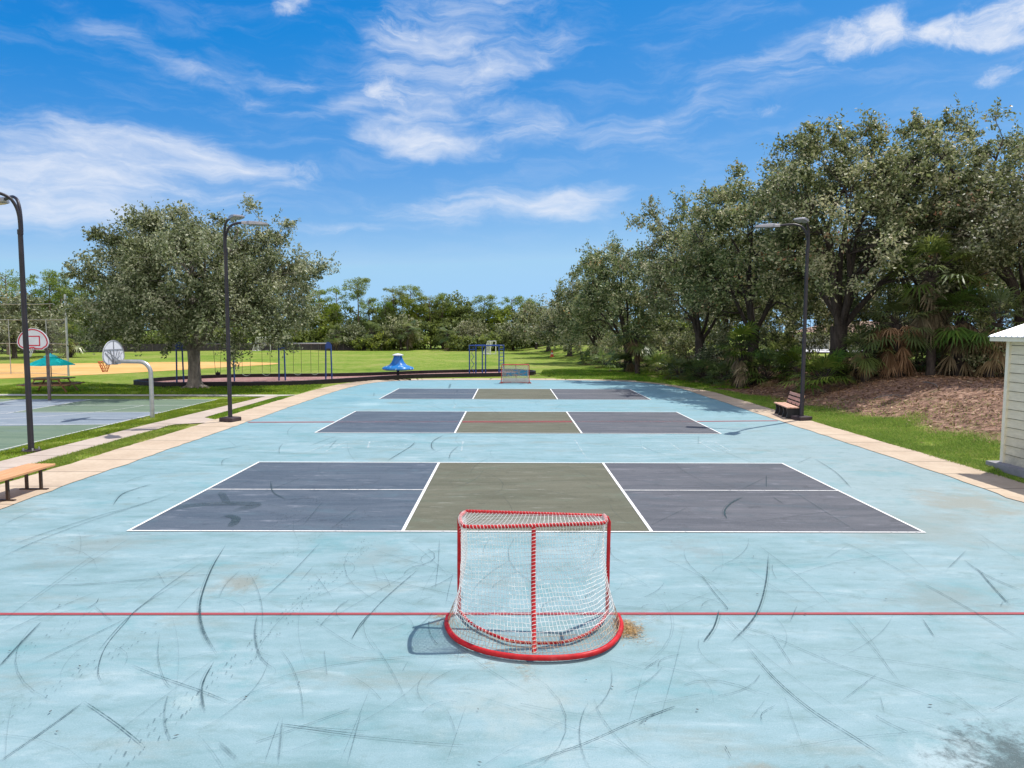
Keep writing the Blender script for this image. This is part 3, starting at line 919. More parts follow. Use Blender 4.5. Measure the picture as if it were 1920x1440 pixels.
# small dark specks: seeds and bits of leaf
dv = []
for k in range(170):
    y = 4.8 + rs.random() ** 1.6 * 22; x = rs.uniform(-8.5, 9)
    l = rs.uniform(.006, .026); w = rs.uniform(.004, .010); a0 = rs.uniform(0, 3.14); d = np.array([math.cos(a0), math.sin(a0)]); e = np.array([-d[1], d[0]]); q = np.array([x, y]); z = 0.021
    dv.append([(*(q + d * l), z), (*(q + e * w), z), (*(q - d * l), z + .004), (*(q - e * w), z)])
quads_mesh("leaf_specks", np.array(dv), simple("leaf_speck", (0.045, 0.040, 0.034), 0.9), None)['kind'] = 'stuff'
# rust that ran off the goal feet
mb = MB()
rv, rt = [], []
for (cx, cy, r, a) in [(1.33, 7.72, .20, 1.0), (1.40, 7.55, .17, .8), (1.27, 7.45, .15, .6), (-0.80, 7.95, .13, 1.0), (-0.84, 7.78, .10, .7), (-0.2, 6.78, .16, .3), (0.15, 6.7, .2, .35), (-0.5, 7.0, .15, .3), (0.2, 6.5, .13, .2), (1.6, 8.0, .3, .3), (1.5, 7.3, .2, .3)]:
    for rr, al in ((1.0, .35), (.72, .6), (.45, 1.0)):
        z = 0.0060 + (1 - rr) * 0.002 + rs.uniform(0, .0006)
        k = 12
        for i in range(k):
            a1, a2 = 2 * math.pi * i / k, 2 * math.pi * (i + 1) / k
            rv.append([(cx, cy, z), (cx + r * rr * math.cos(a1), cy + r * rr * math.sin(a1), z), (cx + r * rr * math.cos((a1 + a2) / 2), cy + r * rr * math.sin((a1 + a2) / 2), z), (cx + r * rr * math.cos(a2), cy + r * rr * math.sin(a2), z)]); rt.append(a * al)
o = quads_mesh("rust_stain", np.array(rv), M['rust'], np.array(rt), rink)

# ------------------------------------------------------------------ paths, courts on the left, clay, mulch
poly_sheet("side_path", [(-13.15, 10), (-11.95, 10), (-11.95, 24.6), (-11.0, 25.1), (-11.0, 25.9), (-11.75, 26.6), (-11.75, 35.2), (-12.4, 35.2), (-12.9, 24)], 0.006, M['path'], None, 'structure')
poly_sheet("cross_path", [(-60, 34.95), (-11.9, 35.2), (-10.9, 36.1), (-12.6, 36.15), (-60, 35.7)], 0.002, M['curb'], None, 'structure')
bc = poly_sheet("basketball_court", [(-45, 8), (-13.9, 8), (-14.15, 22), (-14.1, 33.7), (-45, 33.0)], -0.006, M['green_court'], None, 'structure')
poly_sheet("key_area", [(-23.6, 27.7), (-20.2, 27.7), (-20.2, 33.4), (-23.6, 33.3)], -0.002, M['key_court'], bc)
poly_sheet("key_area", [(-22.0, 23.6), (-14.16, 24.6), (-14.13, 28.3), (-22.0, 28.0)], -0.0035, M['key_court'], bc)
mb = MB()
for P in ([(-14.2, 8), (-14.25, 22), (-14.2, 33.6)], [(-45, 32.9), (-14.2, 33.6)], [(-20.2, 27.7), (-20.2, 33.3)], [(-23.6, 27.7), (-23.6, 33.2)], [(-23.6, 27.7), (-20.2, 27.7)],
          [(-22, 24.2), (-14.2, 24.6)], [(-22, 28.2), (-14.2, 28.3)], [(-22, 24.2), (-22, 28.2)], [(-28, 30.6), (-14.25, 30.9)]):
    strip(mb, P, 0.06)
cx, cy = -21.9, 27.7
strip(mb, [(cx + 5.6 * math.cos(a), cy + 3.2 - 5.6 * math.sin(a)) for a in np.linspace(0, math.pi, 24)], 0.05)
o = mb.build("court_lines", M['line'], bc); o.location.z = 0.002; sheet_attr(o, 0.8)
poly_sheet("baseball_infield", spline([(-90, 44), (-60, 44.5), (-40, 46.2), (-34.9, 47.5), (-31.5, 51.5), (-29, 55.8), (-25.8, 62.8), (-23.2, 69.0), (-25, 72), (-31, 73.5), (-39, 71), (-50, 68), (-90, 66)], 5), -0.012, M['sand'], None, 'structure')
BED = [(-23.2, 43.3), (-22.3, 42.0), (-20.6, 41.1), (-18.8, 41.3), (-17.0, 41.6), (-15.2, 41.5), (-13.1, 42.5), (-11.4, 44.2), (-9.8, 46.1), (-8, 48.2), (-6.2, 49.5), (-3.5, 50.6), (-0.75, 51.4), (1.6, 53.0), (2.0, 54.5),
       (1.2, 56.0), (-0.6, 56.6), (-6.4, 54.2), (-10, 51.4), (-13.5, 50.0), (-19, 49.0), (-22, 46.6)]
bed = spline(BED, 4)
if area(bed) < 0: bed = bed[::-1]
poly_sheet("mulch_bed", bed, 0.03, M['mulch'], None, 'structure')
M['border'] = simple("black_border_plastic", (0.022, 0.018, 0.022), 0.55, 0, 0.3, 3)
mb = MB(); n = len(bed)
i1, o1 = offset(bed, -0.09), offset(bed, 0.09)
vs = []
for i in range(n):
    vs += [(*i1[i], -0.03), (*i1[i], 0.26), (*o1[i], 0.26), (*o1[i], -0.03)]
mb.add(vs, [(4 * i + k, 4 * i + (k + 1) % 4, 4 * ((i + 1) % n) + (k + 1) % 4, 4 * ((i + 1) % n) + k) for i in range(n) for k in range(3)])
tag(mb.build("playground_border", M['border']), "low black border wall curving round the red mulch playground bed", "border wall")
# pale street seen under the trees
poly_sheet("street", [(22, 66), (60, 60), (75, 66), (30, 76)], hzf(40, 66) + 0.25, M['road'], None, 'structure')


# ------------------------------------------------------------------ grass blades and leaf litter
M['blade'] = mat_leaf("grass_blade", [(0.0, (0.085, 0.165, 0.008)), (0.45, (0.20, 0.33, 0.016)), (0.8, (0.31, 0.38, 0.040)), (1.0, (0.46, 0.40, 0.14))], 0.42, 0.55, 0.25)
M['flake'] = mat_leaf("dead_leaf", [(0.0, (0.060, 0.036, 0.025)), (0.42, (0.19, 0.112, 0.074)), (0.78, (0.36, 0.235, 0.165)), (1.0, (0.54, 0.42, 0.29))], 0.12, 0.7, 0.2)


def in_poly(px, py, poly):
    c = np.zeros(len(px), bool); j = len(poly) - 1
    for i in range(len(poly)):
        xi, yi = poly[i][:2]; xj, yj = poly[j][:2]
        hit = ((yi > py) != (yj > py)) & (px < (xj - xi) * (py - yi) / (yj - yi + 1e-12) + xi)
        c ^= hit; j = i
    return c


def grass(name, poly, dens, h=(0.04, 0.10), w=0.006, seed=1, extra=None):
    g = np.random.default_rng(seed)
    P = np.array([p[:2] for p in poly]); lo, hi = P.min(0), P.max(0)
    n = int(dens * np.prod(hi - lo))
    xy = g.uniform(lo, hi, (n, 2))
    xy = xy[in_poly(xy[:, 0], xy[:, 1], poly)]
    if extra is not None: xy = xy[extra(xy, g)]
    q_ = np.sin(xy[:, 0] * 2.9 + 1.3 * np.sin(xy[:, 1] * 1.7)) + np.sin(xy[:, 1] * 2.3 + 1.1 * np.sin(xy[:, 0] * 3.1)) + g.normal(0, .6, len(xy))
    xy = xy[q_ > -1.15] + g.normal(0, .028, (int((q_ > -1.15).sum()), 2))
    n = len(xy)
    z = hz(xy[:, 0], xy[:, 1]) - 0.03
    b = np.concatenate([xy, z[:, None]], 1)
    a = g.uniform(0, 2 * np.pi, n); H = g.uniform(*h, n); lean = g.normal(0, .55, (n, 2)) * H[:, None]
    s = np.stack([np.cos(a), np.sin(a), np.zeros(n)], 1) * (w * g.uniform(.6, 1.4, n))[:, None]
    tip = b + np.concatenate([lean, H[:, None]], 1)
    mid = b + np.concatenate([lean * .35, H[:, None] * .6], 1)
    Vq = np.stack([b - s * .4, mid - s, tip, mid + s], 1)
    pat = 0.5 + 0.5 * np.sin(xy[:, 0] * 1.7 + np.sin(xy[:, 1] * 1.1) * 2) * np.sin(xy[:, 1] * 1.3 + xy[:, 0] * .4)
    t = np.clip(0.26 + 0.36 * pat + g.normal(0, .24, n), 0, 1)
    o = quads_mesh(name, Vq, M['blade'], t); o['kind'] = 'stuff'
    return o


grass("grass_strip", [(-11.98, 14.0), (-11.12, 14.0), (-11.10, 23.6), (-11.5, 24.7), (-11.98, 24.3)], 2600, (.03, .075), .007, 2)
grass("grass_strip", [(-11.7, 26.7), (-11.15, 26.0), (-11.12, 35.0), (-11.7, 35.2)], 1800, (.03, .075), .009, 3)
grass("grass_strip", [(-13.9, 14.0), (-13.15, 14.0), (-12.95, 23.8), (-12.45, 35.0), (-14.1, 33.7), (-14.15, 22)], 1700, (.03, .075), .008, 4)
grass("bank_grass", [(11.55, 15.0), (12.2, 17.4), (17.4, 17.4), (17.5, 24), (15.5, 30), (13.6, 36), (11.6, 41), (11.5, 30.7)], 2000, (.05, .12), .008, 5,
      lambda xy, g: g.random(len(xy)) < np.clip((14.9 - 0.14 * np.maximum(xy[:, 1] - 23, 0) + np.sin(xy[:, 1] * 1.3) * .5 + np.sin(xy[:, 1] * .5 + 1) * .4 - xy[:, 0]) * .8 + g.normal(0, .15, len(xy)), 0.03, 1))
grass("lawn_grass", [(-30, 36.2), (-12.6, 36.2), (-11.3, 36.5), (-11.2, 41), (-11.6, 43), (-13.2, 41.9), (-17, 41.0), (-20.6, 40.7), (-23, 42), (-30, 46)], 330, (.05, .12), .016, 6)
grass("lawn_grass", [(4, 48.6), (8, 48), (10.2, 45.5), (11, 42), (14, 40), (16, 50), (10, 64), (3, 60), (2.4, 53)], 260, (.05, .13), .018, 7)

g = np.random.default_rng(21)
n = 46000
lx = g.uniform(12.5, 27, n); ly = g.uniform(15, 56, n)
edge = 14.3 - 0.135 * np.clip(ly - 23, 0, 26)
pr = np.clip((lx - edge + 0.6 + g.normal(0, .7, n)) * .6, 0, 1) * np.where(ly > 46, .35, 1)
k = g.random(n) < pr
lx, ly = lx[k], ly[k]; n = len(lx)
d = g.normal(0, 1, (n, 3)); d[:, 2] *= .25; d /= np.linalg.norm(d, axis=1, keepdims=True)
nr = g.normal(0, .35, (n, 3)) + [0, 0, 1]
s = np.cross(nr, d); s /= np.linalg.norm(s, axis=1, keepdims=True)
L = g.uniform(.03, .11, n)[:, None]
b = np.stack([lx, ly, hz(lx, ly) + g.uniform(0.0, .03, n)], 1)
quads_mesh("leaf_litter", np.stack([b - d * L, b - s * L * .3, b + d * L, b + s * L * .3], 1), M['flake'], np.clip(g.normal(.5, .27, n), 0, 1))['kind'] = 'stuff'
# dry clippings gathered at the goal's right foot
n = 700
q = g.normal(0, 1, (n, 2)) * [.075, .12] + [1.36, 7.62]
d = g.normal(0, 1, (n, 3)); d[:, 2] *= .2; d /= np.linalg.norm(d, axis=1, keepdims=True); s = np.cross(d, [0, 0, 1.0]); L = g.uniform(.012, .045, n)[:, None]
b = np.concatenate([q, g.uniform(.004, .03, n)[:, None]], 1)
M['straw'] = mat_leaf("dry_straw", [(0.0, (0.20, 0.11, 0.045)), (0.5, (0.40, 0.27, 0.13)), (1.0, (0.60, 0.48, 0.30))], 0.1, 0.8, 0.1)
quads_mesh("dry_clippings", np.stack([b - d * L, b - s * .003, b + d * L, b + s * .003], 1), M['straw'], np.clip(g.normal(.5, .25, n), 0, 1))['kind'] = 'stuff'
# ------------------------------------------------------------------ object materials
M['red'] = simple("red_enamel", (0.43, 0.007, 0.012), 0.5, 0, 0.28, 14, 0.08, 0.3)
def mat_chipped():
    m, nt, p, out = mat("red_enamel")
    c = nt.coord()
    b = nt.ramp(nt.noise(c, 9, 5, .6), [(.35, (.34, .006, .010)), (.65, (.50, .012, .016))])
    b = nt.mix(nt.step(nt.noise(c, 26, 6, .75), .60, .66, 0, .85), b, (.14, .045, .03))
    b = nt.mix(nt.step(nt.noise(c, 6, 5, .7), .55, .75, 0, .5), b, (.50, .10, .09))
    nt.put(p.inputs['Base Color'], b)
    nt.put(p.inputs['Roughness'], nt.step(nt.noise(c, 12, 4, .6), .35, .65, .42, .75))
    p.inputs['Specular IOR Level'].default_value = .3
    return m


M['red'] = mat_chipped()
M['red_old'] = simple("faded_red_enamel", (0.42, 0.060, 0.050), 0.6, 0, 0.3, 6)
M['net'] = simple("net_cord", (0.74, 0.72, 0.70), 0.9, 0, 0.2, 14)
M['net_dark'] = simple("net_cord_old", (0.55, 0.45, 0.38), 0.9, 0, 0.25, 9)
M['net_rust'] = simple("net_cord_stained", (0.44, 0.30, 0.20), 0.9, 0, 0.35, 6)
M['pole'] = simple("dark_bronze_pole", (0.030, 0.026, 0.034), 0.45, 0.25, 0.35, 1.5, 0.05, 0.4)
M['pole_base'] = simple("bronze_base", (0.045, 0.032, 0.036), 0.7, 0, 0.25, 5, 0.2)
M['lamp_head'] = simple("lamp_housing", (0.34, 0.33, 0.36), 0.4, 0.5, 0.15, 4)
M['lens'] = simple("lamp_lens", (0.30, 0.32, 0.34), 0.2, 0.0, 0.1, 6, 0, 0.6)
M['bench_wood'] = mat_wood("bench_board_orange", (0.44, 0.20, 0.085), (0.66, 0.36, 0.18), 1)
M['bench_pink'] = mat_wood("bench_board_pink", (0.50, 0.27, 0.19), (0.70, 0.43, 0.32), 1)
M['black_plastic'] = simple("black_plastic", (0.020, 0.021, 0.026), 0.5, 0, 0.3, 5)
M['brown_steel'] = simple("brown_steel", (0.075, 0.050, 0.038), 0.55, 0.4, 0.3, 7)
M['siding'] = None
M['galv'] = simple("galvanised_steel", (0.42, 0.43, 0.44), 0.42, 0.7, 0.15, 5)
M['galv_dark'] = simple("weathered_pipe", (0.16, 0.13, 0.125), 0.6, 0.4, 0.35, 4)
M['board'] = simple("fan_board_white", (0.62, 0.63, 0.68), 0.5, 0, 0.08, 3)
M['board_rib'] = simple("fan_board_rib", (0.26, 0.27, 0.30), 0.6, 0, 0.1, 3)
M['hoop_red'] = simple("hoop_red", (0.55, 0.022, 0.050), 0.5, 0, 0.12, 4)
M['orange'] = simple("rim_orange", (0.52, 0.085, 0.018), 0.5, 0, 0.2, 8)
M['teal'] = mat_leaf("umbrella_teal", [(0.0, (0.06, 0.90, 0.90)), (1.0, (0.06, 0.90, 0.90))], 0.0, 0.7, 0.2)
_t = M['teal'].node_tree
for _n in _t.nodes:
    if _n.type == 'BSDF_TRANSLUCENT':
        for _l in list(_n.inputs['Color'].links): _t.links.remove(_l)
        _n.inputs['Color'].default_value = (0.06, 0.95, 0.95, 1)
    if _n.type == 'MIX_SHADER': _n.inputs[0].default_value = 0.55
M['picnic'] = mat_wood("picnic_board", (0.15, 0.075, 0.040), (0.30, 0.16, 0.085), 0)
M['blue'] = simple("play_blue", (0.010, 0.050, 0.27), 0.35, 0, 0.2, 3, 0, 0.5)
M['navy'] = simple("play_navy", (0.012, 0.055, 0.24), 0.4, 0, 0.2, 3, 0, 0.5)
M['chain'] = simple("swing_chain", (0.10, 0.11, 0.085), 0.5, 0.6, 0.3, 20)
M['belt'] = simple("swing_belt", (0.30, 0.36, 0.30), 0.6, 0, 0.2, 6)
M['bucket'] = simple("bucket_black", (0.018, 0.018, 0.022), 0.5, 0, 0.2, 6)
M['white_tube'] = simple("white_tube", (0.70, 0.70, 0.68), 0.5, 0, 0.08, 4)
M['cone'] = simple("cone_orange", (0.62, 0.085, 0.035), 0.6, 0, 0.12, 5)
M['wire'] = simple("fence_wire", (0.16, 0.16, 0.15), 0.5, 0.6, 0.1, 4)
M['fence_dark'] = simple("dark_fence_mesh", (0.045, 0.040, 0.046), 0.8, 0, 0.3, 2)
M['slab'] = simple("shed_slab", (0.30, 0.29, 0.30), 0.85, 0, 0.18, 3, 0.2)
M['tin'] = simple("white_metal_roof", (0.74, 0.75, 0.78), 0.35, 0.1, 0.05, 2, 0, 0.5)
M['trim'] = simple("shed_trim", (0.74, 0.70, 0.56), 0.55, 0, 0.08, 3)


def mat_spinner():
    m, nt, p, out = mat("spinner_shell")
    c = nt.coord()
    n = nt.noise(c, 3.2, 3, 0.5, 0.6)
    x, y, z = nt.xyz(c)
    col = nt.mix(nt.step(n, 0.56, 0.62), (0.022, 0.17, 0.46), (0.42, 0.60, 0.76))
    col = nt.mix(nt.step(z, 0.78, 0.95), col, (0.02, 0.14, 0.44))
    nt.put(p.inputs['Base Color'], col)
    p.inputs['Roughness'].default_value = 0.35
    return m


def mat_siding():
    m, nt, p, out = mat("shed_siding")
    c = nt.coord()
    n = nt.noise(nt.scaled(c, (3, 3, 14)), 1.0, 6, 0.7, 0.3)
    st = nt.noise(c, 1.4, 6, 0.7)
    b = nt.ramp(n, [(0.3, (0.60, 0.54, 0.39)), (0.7, (0.74, 0.675, 0.50))])
    x, y, z = nt.xyz(c)
    low = nt.math('MULTIPLY', nt.step(z, 1.1, 0.15), nt.step(st, 0.36, 0.6))
    b = nt.mix(nt.math('MULTIPLY', low, 0.6), b, (0.26, 0.25, 0.20))
    nt.put(p.inputs['Base Color'], b)
    p.inputs['Roughness'].default_value = 0.7
    nt.put(p.inputs['Normal'], nt.bump(n, 0.2, 0.004))
    return m


def mat_panel():
    """worn goal insert: white cloth with faded blue and orange printing, patches only"""
    m, nt, p, out = mat("faded_goal_cloth")
    c = nt.coord()
    x, y, z = nt.xyz(c)
    n = nt.noise(nt.scaled(c, (2.2, 1, 5.5)), 1.0, 3, 0.55, 0.7)
    n2 = nt.noise(nt.scaled(c, (3, 1, 6)), 1.6, 3, 0.5)
    band = nt.math('MULTIPLY', nt.step(z, 0.40, 0.5), nt.step(z, 0.92, 0.80))
    col = nt.mix(nt.math('MULTIPLY', nt.step(n, 0.47, 0.55), band), (0.62, 0.60, 0.58), (0.05, 0.26, 0.44))
    col = nt.mix(nt.math('MULTIPLY', nt.step(n2, 0.56, 0.64), nt.math('MULTIPLY', nt.step(z, 0.3, 0.45), 0.6)), col, (0.60, 0.25, 0.10))
    nt.put(p.inputs['Base Color'], col)
    p.inputs['Roughness'].default_value = 0.9
    a = nt.math('MAXIMUM', nt.step(z, 0.36, 0.26, 0.35, 0.9), nt.math('MAXIMUM', nt.math('MULTIPLY', nt.step(n, 0.45, 0.55), nt.math('MULTIPLY', band, 0.85)), 0.35))
    nt.put(p.inputs['Alpha'], a)
    return m


M['spin'] = mat_spinner()
M['siding'] = mat_siding()
M['panel'] = mat_panel()


# ------------------------------------------------------------------ hockey goals
def lace(path, r, turns, tr=0.004, dist=0.006):
    """white cord wound round a pipe"""
    P = np.array(path, float)
    seg = np.linalg.norm(np.diff(P, axis=0), axis=1); cum = np.concatenate([[0], np.cumsum(seg)])
    out = []; N = int(turns * 8)
    u = None
    for i in range(N + 1):
        s = cum[-1] * i / N
        k = min(len(seg) - 1, max(0, int(np.searchsorted(cum, s, 'right') - 1)))
        f = (s - cum[k]) / (seg[k] + 1e-9)
        p = P[k] * (1 - f) + P[k + 1] * f; t = (P[k + 1] - P[k]) / (seg[k] + 1e-9)
        if u is None: u = np.array(Vector(t).orthogonal().normalized())
        u = u - t * u.dot(t); u /= np.linalg.norm(u); w = np.cross(t, u)
        a = 2 * math.pi * turns * i / N
        out.append(tuple(p + (u * math.cos(a) + w * math.sin(a)) * (r + dist * .4)))
    return out


def hockey_goal(loc, rz, label, cell, cord, mred, mnet, detail=True, panel=False):
    """local frame: mouth at y=0 facing +y, net runs back towards -y"""
    root = thing("hockey_goal", label, "hockey goal", loc, rz, "hockey goals at the two ends of the rink")
    H = 1.22; W = 0.885
    tl, tr_ = (-W + .07, 0.06, H + 0.005), (W - .07, -0.09, H - 0.005)
    r = 0.023
    # mouth: posts and crossbar in one bent pipe
    a = 0.09
    front = [(-W, 0, 0.02), (-W, 0.0, 0.6), (-W, 0.03, H - a), (-W + .026, 0.05, H - .026), (-W + a, 0.06, H)] + \
            [(W - a, -0.09, H - 0.01), (W - .026, -0.08, H - .034), (W, -0.06, H - a), (W, -0.02, 0.6), (W, 0, 0.02)]
    MB().tube(front, r, 12).build("front_frame", mred, root, True)
    # top shelf
    bl = [(-W + .03, 0.03, H), (-W - .01, -0.2, H), (-W + .03, -0.50, H), (-W + .12, -0.585, H), (-0.4, -0.575, H), (0.1, -0.52, H), (0.5, -0.47, H), (W - .14, -0.44, H), (W - .05, -0.38, H), (W - .03, -0.22, H), (W - .03, -0.1, H)]
    bl = [(x * .955, y, z) for x, y, z in bl]
    bl = spline(bl, 5, False)
    MB().tube(bl, 0.021, 10).build("top_shelf_bar", mred, root, True)
    # thin ground pipe and padded outer skirt
    inner = spline([(-W, 0, .03), (-W + .16, -.36, .03), (-W + .42, -.66, .03), (-0.2, -.84, .03), (0.28, -.84, .03), (W - .3, -.62, .03), (W - .1, -.3, .03), (W, 0, .03)], 6, False)
    MB().tube(inner, 0.017, 10).build("base_pipe", mred, root, True)
    outer = spline([(-1.07, -.12, .045), (-1.06, -.45, .045), (-.92, -.78, .045), (-.66, -1.02, .045), (-.35, -1.16, .045), (0.02, -1.215, .045), (.42, -1.18, .045), (.72, -1.04, .045), (.93, -.78, .045), (1.05, -.45, .045), (1.06, -.12, .045)], 5, False)
    outer = [(x * .935, y, z * .8) for x, y, z in outer]
    MB().tube(outer, [0.02] + [0.030] * (len(outer) - 2) + [0.02], 10).build("base_skirt", mred, root, True)
    cp = [(-0.02, -0.535, H - .01), (-0.03, -0.80, .6), (-0.03, -1.16, 0.06)]
    cp = spline(cp, 8, False)
    MB().tube(cp, 0.025, 10).build("centre_post", mred, root, True)
    # netting
    def resample(P, n):
        P = np.array(P, float); seg = np.linalg.norm(np.diff(P, axis=0), axis=1); cum = np.concatenate([[0], np.cumsum(seg)])
        s = np.linspace(0, cum[-1], n); out = []
        for v in s:
            k = min(len(seg) - 1, max(0, int(np.searchsorted(cum, v, 'right') - 1))); f = (v - cum[k]) / (seg[k] + 1e-9)
            out.append(P[k] * (1 - f) + P[k + 1] * f)
        return np.array(out)
    nu = int(3.3 / cell) + 1; nv = int(1.3 / cell) + 1
    top = resample(bl, nu); bot = resample(outer, nu)
    rg = np.random.default_rng(5)
    Gd = np.zeros((nu, nv, 3))
    for i in range(nu):
        side = abs(2 * i / (nu - 1) - 1)
        e = 1.35 + 1.6 * max(0, side - .35)
        for j in range(nv):
            v = j / (nv - 1)
            h = v ** e
            p = top[i] * (1 - h) + bot[i] * h
            p[2] = top[i][2] * (1 - v) + bot[i][2] * v
            nrm = np.array([p[0], p[1] + .2, 0]); nrm /= np.linalg.norm(nrm) + 1e-9
            sag = math.sin(math.pi * v) * 0.045 + 0.03 * math.sin(i * .31) * math.sin(math.pi * v)
            p = p - nrm * sag
            Gd[i, j] = p + rg.normal(0, cell * .07, 3) * (1 if 0 < j < nv - 1 else .2)
    segs = []
    for i in range(nu):
        for j in range(nv):
            if j < nv - 1: segs.append((Gd[i, j], Gd[i, j + 1]))
            if i < nu - 1: segs.append((Gd[i, j], Gd[i + 1, j]))
    # side gore between post and first net column
    post_l = np.array([[-W, 0.0, z] for z in np.linspace(H - .05, 0.05, nv)]); post_r = np.array([[W, 0.0, z] for z in np.linspace(H - .05, 0.05, nv)])
    for col, post in ((Gd[0], post_l), (Gd[-1], post_r)):
        for j in range(0, nv): segs.append((col[j], post[j]))
    def cords(name, segs, m):
        A = np.array([s[0] for s in segs]); B = np.array([s[1] for s in segs])
        t = B - A; L = np.linalg.norm(t, axis=1, keepdims=True); t = t / (L + 1e-9)
        u = np.cross(t, [0.3, 0.5, 0.81]); u /= np.linalg.norm(u, axis=1, keepdims=True) + 1e-9; w = np.cross(t, u)
        R3 = [u * math.cos(k * 2.0944) * cord + w * math.sin(k * 2.0944) * cord for k in range(3)]
        Vq = np.concatenate([np.stack([A + R3[k], A + R3[(k + 1) % 3], B + R3[(k + 1) % 3], B + R3[k]], 1) for k in range(3)])
        return quads_mesh(name, Vq, m, None, root)
    zm = np.array([max(s[0][2], s[1][2]) for s in segs]); 
    low = [s for s, z_ in zip(segs, zm) if z_ < .22]; high = [s for s, z_ in zip(segs, zm) if z_ >= .22]
    if detail:
        cords("netting", high, mnet)
        cords("stained_netting", low, M['net_rust'])
    else:
        cords("netting", segs, mnet)
    # roof net
    fr = resample([(-W + .06, .05, H), (W - .06, -.09, H)], nu); segs = []
    bk = resample([p for p in bl if True][6:-6], nu)
    nr = max(4, int(.55 / cell))
    for i in range(nu):
        col = [fr[i] * (1 - k / nr) + bk[i] * (k / nr) - np.array([0, 0, .025 * math.sin(math.pi * k / nr)]) for k in range(nr + 1)]
        if i % 2 == 0 or not detail:
            for k in range(nr): segs.append((col[k], col[k + 1]))
        if i: 
            for k in range(nr + 1): segs.append((pc[k], col[k]))
        pc = col
    cords("roof_netting", segs, mnet)
    if detail:
        mb = MB()
        for path, rad, tn in ((bl, .024, 66), (cp, .028, 34), (inner, .020, 46), ([(-W + .1, .06, H), (W - .1, -.09, H - .01)], .022, 44)):
            mb.tube(lace(path, rad - .003, tn), .0030, 4, False)
        mb.build("lacing", mnet, root)
    if panel:
        mb = MB(); nn = 12
        vs = []
        for i in range(nn + 1):
            x = -.84 + 1.68 * i / nn
            for z in (0.03, .3, .7, 1.12): vs.append((x, -.30 - .45 * (1 - z / 1.2) - .1 * (1 - (x / .84) ** 2) + .02 * math.sin(i * 2), z))
        mb.add(vs, [(4 * i + k, 4 * i + k + 1, 4 * i + k + 5, 4 * i + k + 4) for i in range(nn) for k in range(3)])
        mb.build("cloth_insert", M['panel'], root, True)
    return root


hockey_goal((0.30, 8.05, 0.012), 0, "red framed hockey goal with white net in the foreground, seen from behind", 0.043, 0.0022, M['red'], M['net'], True)
hockey_goal((0.41, 44.1, 0.0), math.pi - 0.03, "small faded hockey goal with blue and orange cloth at the far rink end", 0.10, 0.005, M['red_old'], M['net_dark'], False, True)


# ------------------------------------------------------------------ lamp posts
def lamp_post(loc, rz, label, H, base, collar=True):
    """arms reach towards local +x"""
    root = thing("lamp_post", label, "lamp post", loc, rz, "twin headed lamp posts round the courts")
    if base == 'block':
        MB().box((0, 0, .075), (.56, .56, .15), None, .02).build("base_block", M['pole_base'], root)
    else:
        mb = MB(); mb.lathe([(.24, 0.0), (.24, .03), (.10, .032), (.10, .05)], 20)
        mb.build("base_plate", M['pole_base'], root)
        for k in range(4):
            a = math.pi / 4 + k * math.pi / 2
            MB().tube([(.18 * math.cos(a), .18 * math.sin(a), .02), (.18 * math.cos(a), .18 * math.sin(a), .10)], .022, 6).build("anchor_nut", M['galv'], root)
    z0 = .14 if base == 'block' else .03
    MB().tube([(0, 0, z0), (0, 0, z0 + .05), (0, 0, H - 1.0)], [.088, .076, .062], 16).build("pole", M['pole'], root, True)
    MB().tube([(0, 0, H - 1.06), (0, 0, H - .93)], .072, 16).build("collar", M['pole'], root, True)
    for s, ln, dz in ((1, .62, 0.0), (-1, 1.05, -0.02)):
        yaw = s * 0.62
        c, sn = math.cos(yaw), math.sin(yaw)
        prof = [(0.0, H - .97), (0.01, H - .6), (.07, H - .32), (.2, H - .11), (.42, H - .01), (.62, H + .01)] + ([(ln, H + .01 + dz)] if ln > .7 else [])
        off = .035 * s
        pts = spline([(x * c - off * sn * (1), x * sn + off * c, z) for x, z in prof], 4, False)
        MB().tube(pts, .042, 10).build("arm", M['pole'], root, True)
        e0 = ln
        def P(x, y, z): return (x * c - (y + off) * sn, x * sn + (y + off) * c, z)
        hd = MB()
        zc = H + .01 + dz
        # slim flat housing: neck, heat sink hump, wide tray
        prof2 = [(e0 - .06, .05, -.05, .06), (e0 + .12, .07, -.05, .07), (e0 + .2, .19, -.055, .075), (e0 + .62, .21, -.05, .06), (e0 + .82, .19, -.04, .02), (e0 + .86, .16, -.035, .0)]
        vs = []
        for x, w, zl, zh in prof2:
            vs += [P(x, -w, zc + zl), P(x, w, zc + zl), P(x, w * .96, zc + zh * .6), P(x, w * .6, zc + zh), P(x, -w * .6, zc + zh), P(x, -w * .96, zc + zh * .6)]
        fs = [(i * 6 + k, i * 6 + (k + 1) % 6, i * 6 + 6 + (k + 1) % 6, i * 6 + 6 + k) for i in range(len(prof2) - 1) for k in range(6)]
        fs += [tuple(range(5, -1, -1)), tuple(len(vs) - 6 + k for k in range(6))]
        hd.add(vs, fs)
        h = hd.build("lamp_head", M['lamp_head'], root)
        ln_ = MB(); ln_.add([P(e0 + .24, -.17, zc - .058), P(e0 + .78, -.16, zc - .047), P(e0 + .78, .16, zc - .047), P(e0 + .24, .17, zc - .058),
                             P(e0 + .24, -.17, zc - .067), P(e0 + .78, -.16, zc - .056), P(e0 + .78, .16, zc - .056), P(e0 + .24, .17, zc - .067)],
                            [(4, 7, 6, 5), (0, 1, 2, 3), (0, 4, 5, 1), (1, 5, 6, 2), (2, 6, 7, 3), (3, 7, 4, 0)])
        ln_.build("lens", M['lens'], h)
    return root


